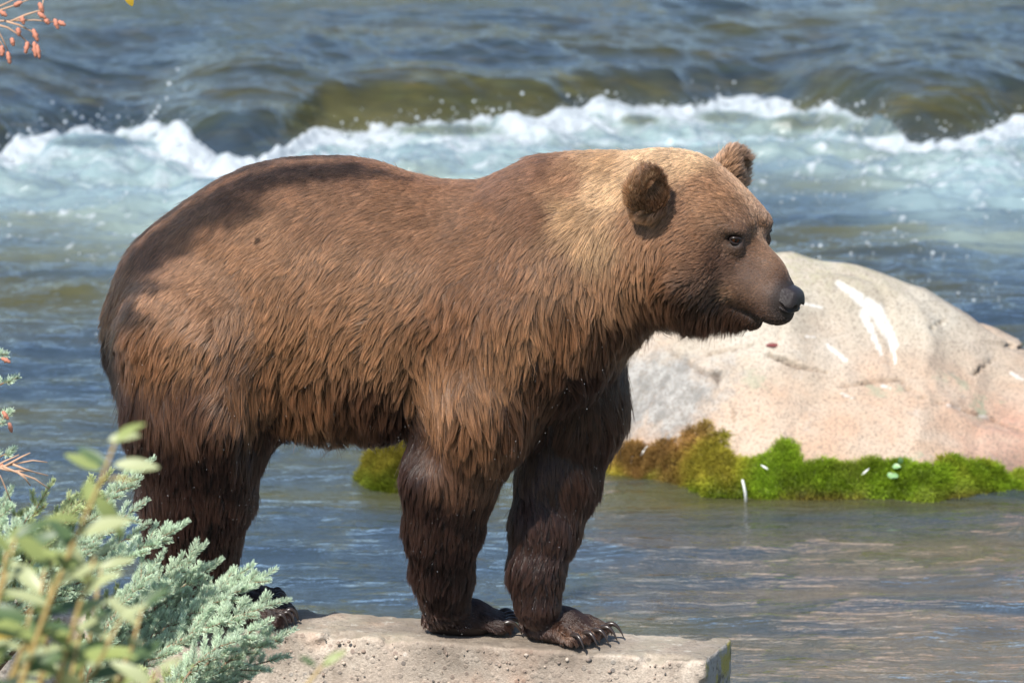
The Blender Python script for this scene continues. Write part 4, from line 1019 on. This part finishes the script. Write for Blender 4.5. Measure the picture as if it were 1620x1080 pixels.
# --- the blue-green bough filling the lower left
YS = -.72
sp = Spruce(4); root = empty('spruce_sapling'); tag(root, 'pale blue-green spruce with dense needles in front of the hind foot, lower left', 'spruce')
def bp(px, py, Y): return P(px, py, Y)
bases = {'a': (-60, 1130), 'b': (120, 1150), 'c': (260, 1180)}
tips = [(212, 752, 'a', 'blue'), (150, 775, 'a', 'green'), (120, 800, 'a', 'green'), (60, 800, 'a', 'green'), (262, 845, 'a', 'blue'), (205, 848, 'a', 'blue'), (298, 885, 'b', 'blue'), (322, 905, 'b', 'blue'), (372, 912, 'b', 'blue'), (402, 920, 'b', 'blue'), (418, 960, 'b', 'blue'), (345, 950, 'b', 'blue'), (432, 1010, 'c', 'blue'), (395, 1000, 'c', 'blue'), (425, 1045, 'c', 'blue'), (350, 1020, 'c', 'blue'), (375, 1075, 'c', 'blue'), (300, 1000, 'b', 'blue'), (255, 935, 'b', 'blue'), (300, 1060, 'c', 'green'), (235, 1010, 'b', 'green'), (160, 900, 'a', 'blue'), (120, 860, 'a', 'blue'), (30, 840, 'a', 'blue'), (10, 900, 'a', 'green'), (90, 930, 'a', 'blue'), (180, 960, 'b', 'green'), (220, 1070, 'c', 'green'), (60, 1000, 'a', 'green'), (140, 1040, 'b', 'blue'), (5, 800, 'a', 'blue'), (235, 905, 'b', 'blue'), (-20, 1000, 'a', 'blue'), (200, 815, 'a', 'blue')]
for k, (tx, ty, bk, pal) in enumerate(tips):
    bx, by = bases[bk]; yv = YS + sp.r.uniform(-.16, .14); pts = []
    # only the outer part of each bough carries living shoots
    L = math.hypot(tx - bx, ty - by); fr0 = max(0, 1 - 240 / L)
    for i in range(7):
        t = fr0 + (1 - fr0) * i / 6; sag = -26 * math.sin(math.pi * t)
        pts.append(bp(bx + (tx - bx) * t + sag * .5, by + (ty - by) * t + sag, yv - .06 * (1 - t)))
    sp.spray(pts, pal, .062, .0125)
    st = [bp(bx + (tx - bx) * t - 13 * math.sin(math.pi * t), by + (ty - by) * t - 26 * math.sin(math.pi * t), yv - .06 * (1 - t)) for t in np.linspace(0, fr0, 5)]
    sp.twig(np.array(st), .007, .0045)
for bk, (bx, by) in bases.items():
    g_ = bp(bx, by, YS); sp.twig(np.array([(g_[0] * .9 - .05, -1.6, -.5), (g_[0] * .95, -1.2, -.2), tuple(g_)]), .016, .009)
sp.build(root)
# --- sprigs poking in at the left edge
root = empty('spruce_sapling'); tag(root, 'thin spruce sprigs with rusty tips poking in at the left edge', 'spruce'); sp = Spruce(9)
for (x0, y0, x1, y1) in ((-70, 640, 12, 603), (-60, 720, 8, 660), (-70, 760, 12, 716), (-40, 560, -4, 560), (-60, 860, 6, 812)):
    sp.spray([bp(x0 + (x1 - x0) * t, y0 + (y1 - y0) * t, -.8) for t in (0, .33, .66, 1)], 'blue', .028, .02, tipL=.02)
sp.twig(np.array([(-1.25, -1.6, -.5), tuple(bp(-150, 800, -.8)), tuple(bp(-100, 600, -.8)), tuple(bp(-70, 520, -.8))]), .012, .004)
sp.build(root)
budm = simple('dry_bud', (.50, .20, .13), .75); deadm = simple('dead_twig', (.50, .31, .20), .75)
def budmesh(c, d, L, R, seed=0):
    d = d / np.linalg.norm(d); ref = np.cross(d, (0.1, .9, .2)); ref /= np.linalg.norm(ref); r3 = np.cross(d, ref); v = []; f = []; NR = 7; SG = 8
    rg = np.random.default_rng(seed)
    for i in range(NR):
        t = i / (NR - 1); rr = R * math.sin(math.pi * (.1 + .86 * t)) ** .7 * (1.15 if i % 2 else .82)
        for j in range(SG):
            a_ = 2 * math.pi * j / SG + i * .4; q = rr * rg.uniform(.8, 1.2); v.append(c + d * L * t + (ref * math.cos(a_) + r3 * math.sin(a_)) * q)
    for i in range(NR - 1):
        for j in range(SG): f.append((i * SG + j, i * SG + (j + 1) % SG, (i + 1) * SG + (j + 1) % SG, (i + 1) * SG + j))
    f.append(tuple(range(SG))[::-1]); f.append(tuple((NR - 1) * SG + j for j in range(SG)))
    return np.array(v), f
for k, (px, py, dx, dy) in enumerate(((2, 566, 1, .5), (4, 650, .7, 1), (14, 668, .3, 1), (0, 735, 1, .6))):
    v, f = budmesh(bp(px, py, -.82), np.array([dx, -.1, -dy]), .022, .005, k); mesh_obj('bud', v, f, budm, root)
# --- dead twig
def twiggy(name, label, lines, Y, r0, mat, parent=None):
    root = empty(name); tag(root, label, 'twig')
    for ln in lines:
        pts = [bp(a, b, Y + .004 * i) for i, (a, b) in enumerate(ln)]; v, f = tube(np.array(pts), np.linspace(r0, r0 * .45, len(pts)), 6); mesh_obj('stem', np.array(v), f, mat, root)
    return root
twiggy('dead_twig', 'bare reddish dead twig forking at the left edge above the spruce', [[(-40, 752), (0, 738), (30, 732), (52, 728), (75, 731)], [(10, 736), (35, 722), (48, 716)], [(5, 738), (30, 748), (55, 757), (78, 773)], [(0, 740), (20, 745), (45, 744), (76, 752)], [(-30, 760), (0, 752), (8, 770), (17, 792)], [(20, 734), (40, 742), (60, 748)], [(-20, 745), (6, 730), (30, 719)], [(28, 746), (40, 756), (48, 768)]], -.9, .0028, deadm)
# --- dry twig with brown buds, top left, and a yellow leaf
tw = twiggy('budded_twig', 'dry branching twig with rusty brown bud scales hanging in the top left corner', [[(-60, 30), (-20, 34), (20, 33), (55, 32), (92, 36)], [(-60, 12), (-10, 20), (25, 8), (58, -6)], [(-30, 32), (12, 44), (34, 58), (52, 76)], [(-50, 24), (-8, 40), (4, 62), (16, 88)], [(20, 33), (40, 24), (66, 16), (70, -10)], [(-30, 50), (0, 66), (8, 80)], [(10, 34), (30, 40), (50, 50), (58, 56)], [(-40, 0), (0, 10), (30, -4)]], -1.45, .0025, deadm)
v, f = tube(np.array([bp(-60, 20, -1.45), bp(-200, 0, -1.5), bp(-420, -60, -1.6), bp(-700, -260, -1.7), (-2.25, -1.9, 1.9)]), [.004, .006, .009, .013, .02], 7); mesh_obj('stem', np.array(v), f, barkm, tw)
for k, (px, py, dx, dy, L) in enumerate(((86, 30, .35, .95, 18), (92, 34, .9, .5, 14), (60, 20, .8, .6, 16), (52, 46, .4, 1, 22), (54, 66, .1, 1, 26), (44, 66, -.2, 1, 20), (58, 70, .2, 1, 24), (12, 82, .2, 1, 20), (3, 72, 0, 1, 18), (62, 4, .4, 1, 18), (22, 10, .7, -.4, 16), (34, 26, .3, 1, 14), (18, 60, .3, 1, 14), (70, 30, .6, .6, 12), (28, 44, .2, 1, 14), (0, 18, .6, .4, 14))):
    v, f = budmesh(bp(px, py, -1.45), np.array([dx, -.15, -dy]), L / 815, .0052, k + 20); mesh_obj('bud', v, f, budm, tw)
ylm = simple('yellow_leaf', (.55, .36, .03), .6)
v, f = leafmesh(bp(198, -14, -.5), np.array([.5, 0, -1.]), np.array([.2, -1., .2]), .036, .022, .2); tag(mesh_obj('hanging_leaf', v, f, ylm), 'yellow leaf tip hanging into the top edge of the picture', 'leaf')
# --- the tree whose bough shades the rump
root = empty('spruce_tree', (-2.4, -2.1, -.3)); tag(root, 'spruce tree on the near bank whose overhanging bough shades the bear\'s rump', 'tree')
v, f = tube(np.array([(-2.4, -2.1, -.5), (-2.38, -2.12, 1), (-2.42, -2.1, 3.0), (-2.4, -2.1, 5.8)]) - np.array(root.location), [.14, .11, .08, .03], 12); mesh_obj('trunk', np.array(v), f, barkm, root)
sp = Spruce(12); T = 3.3
def sh(px, py, t=T): return B(px, py, -.1) + SUN * t - np.array(root.location)
main = [sh(40, 640), sh(120, 520), sh(180, 440), sh(235, 380), sh(300, 330), sh(370, 295), sh(450, 262), sh(540, 250)]
sp.spray(main, 'dark', .070, .011); [sp.spray([q + np.array(o3) for q in main], 'dark', .085, .013) for o3 in ((-.01, -.05, .03), (-.02, .07, .06), (-.03, .13, .09), (-.03, .19, .10), (-.04, .26, .12), (-.06, .33, .12), (-.09, .40, .10))]
for (a, b) in (((235, 380), (330, 385)), ((300, 335), (420, 372)), ((180, 440), (255, 475)), ((120, 520), (215, 560)), ((60, 620), (180, 640)), ((370, 295), (440, 300)), ((400, 280), (600, 258)), ((200, 420), (300, 420)), ((150, 480), (262, 520)), ((110, 560), (232, 640)), ((260, 360), (390, 350)), ((200, 500), (300, 560)), ((180, 600), (300, 650)), ((230, 560), (270, 620)), ((340, 400), (420, 400)), ((130, 620), (220, 700)), ((240, 470), (330, 440)), ((150, 540), (190, 600))):
    sp.spray([sh(a[0] + (b[0] - a[0]) * t, a[1] + (b[1] - a[1]) * t) for t in (0, .33, .66, 1)], 'dark', .042, .012)
sp.twig(np.array([(0, 0, 2.6), tuple(sh(-60, 700) * .6 + np.array([0, 0, 1.0])), tuple(sh(40, 640))]), .03, .008)
for k in range(16):
    a_ = k * 2.4; zz_ = 1.2 + k * .19; L = 1.0 - k * .045
    if math.cos(a_) > .1 and math.sin(a_) > -.6: continue
    d = np.array([math.cos(a_), math.sin(a_), -.12]); st = np.array([0, 0, zz_])
    sp.spray([st + d * L * t + np.array([0, 0, .1 * t * t]) for t in (0, .3, .6, 1)], 'dark', .09, .05)
sp.build(root, .0007)

# --- willow leaves close to the lens, lower left
def mat_leaf(name, c1, c2):
    n = NT(name); c = n.mix(n.noise(30, 3, .6), c1, c2)
    return n.done(n.n('MixShader', {0: .3, 1: n.n('BsdfPrincipled', {'Base Color': c, 'Roughness': .42}).outputs[0], 2: n.n('BsdfTranslucent', {'Color': c}).outputs[0]}))
LM = [mat_leaf('willow_leaf', (.27, .33, .10), (.34, .38, .14)), mat_leaf('willow_leaf_pale', (.38, .42, .20), (.46, .48, .27)), mat_leaf('willow_leaf_dark', (.07, .12, .05), (.12, .18, .07)), mat_leaf('willow_leaf_yellow', (.45, .36, .07), (.50, .30, .05))]
stemm = simple('willow_stem', (.36, .25, .09), .5)
LMESH = []
for mi, m in enumerate(LM):
    for bnd in (.1, .35):
        v, f = leafmesh(np.zeros(3), np.array([1., 0, 0]), np.array([0, 0, 1.]), 1.0, .40, bnd, 8)
        o_ = bpy.data.meshes.new('leaf'); o_.from_pydata([tuple(q) for q in v], [], f); o_.materials.append(m); o_.polygons.foreach_set('use_smooth', [True] * len(o_.polygons)); LMESH.append(o_)
def put_leaf(root, c, d, up, L, mi, rl):
    d = Vector(d).normalized(); up = Vector(up); s_ = up.cross(d).normalized(); u_ = d.cross(s_)
    M = Matrix((d * L, s_ * L, u_ * L)).transposed().to_4x4(); M.translation = Vector(c) - Vector(rl)
    o = bpy.data.objects.new('leaf', LMESH[mi * 2 + random.randint(0, 1)]); link(o, root); o.matrix_local = M
    return o
def willow(seed, label, stems, Y, Ls, explicit=(), step=.027):
    rg = random.Random(seed); root = empty('willow_shrub', (float(bp(stems[0][0][0], stems[0][0][1], Y)[0]), Y, -.2)); rl = np.array(root.location); tag(root, label, 'shrub')
    for st in stems:
        yv = Y + rg.uniform(-.35, .35); pts = np.array([bp(a, b, yv) for a, b in st]); v, f = tube(pts - rl, np.linspace(.0048, .0018, len(pts)), 7); mesh_obj('stem', np.array(v), f, stemm, root)
        seg = np.linalg.norm(np.diff(pts, axis=0), axis=1); cum = np.r_[0, np.cumsum(seg)]; x = cum[-1]; k = 0
        while x > .02 and k < 16:
            i = min(np.searchsorted(cum, x, 'right') - 1, len(seg) - 1); c = pts[i] + (pts[i + 1] - pts[i]) * ((x - cum[i]) / seg[i]); ax = (pts[i + 1] - pts[i]) / seg[i]
            az_ = k * 2.4 + rg.random(); out = np.array([math.cos(az_), math.sin(az_) * .6, .1])
            d = ax * rg.uniform(.2, .9) + out + np.array([0, 0, -.25 if k > 2 else .1])
            mi = rg.choices([0, 1, 2, 3], [5.5, 4, 3.5, 1])[0]
            put_leaf(root, c, d, (rg.uniform(-.5, .5), -rg.uniform(.2, .9), 1), Ls * rg.uniform(.75, 1.2) * (.7 if k == 0 else 1), mi, rl)
            x -= step * rg.uniform(.7, 1.3); k += 1
    for (px, py, dx, dy, L, mi) in explicit:
        put_leaf(root, bp(px, py, Y), (dx, -.1, -dy), (0, -.75, .6), L, mi, rl)
    return root
willow(1, 'out-of-focus willow shrub with grey-green leaves on yellow stems, nearest the camera at lower left', [
    [(-30, 1300), (20, 1120), (75, 960), (120, 850), (160, 760), (182, 700)],
    [(-120, 1200), (-40, 1060), (0, 940), (25, 850)], [(40, 1300), (60, 1120), (75, 980), (85, 870)], [(100, 1350), (110, 1150), (140, 1020), (160, 900)], [(100, 1350), (150, 1180), (200, 1060), (225, 960)],
    [(-100, 1300), (-20, 1150), (30, 1040), (50, 960)], [(60, 1380), (80, 1200), (110, 1090), (125, 1000)], [(140, 1400), (180, 1200), (215, 1130), (250, 1060)], [(-60, 1300), (10, 1100), (60, 980), (70, 900)], [(0, 1300), (60, 1150), (150, 1060), (190, 980)], [(-80, 1200), (-20, 1010), (5, 910), (12, 860)], [(80, 1350), (120, 1180), (170, 1110), (200, 1040)], [(-60, 1350), (0, 1200), (40, 1110), (90, 1040)], [(60, 1300), (90, 1080), (125, 960), (150, 880)]],
    -4.9, .064, [(172, 696, .9, -.3, .040, 1), (182, 735, 1, .0, .058, 1), (158, 742, -1, -.5, .050, 0), (150, 785, .9, 1.1, .066, 0), (105, 850, .4, 1, .06, 1), (95, 845, -1, .2, .06, 2)])
willow(2, 'blurred willow sprig with one round green leaf in front of the concrete ledge', [[(440, 1150), (480, 1090), (510, 1052)]], -4.9, .02, [(474, 1038, 1, .5, .026, 2), (512, 1052, 1, -.9, .034, 0)], .2)
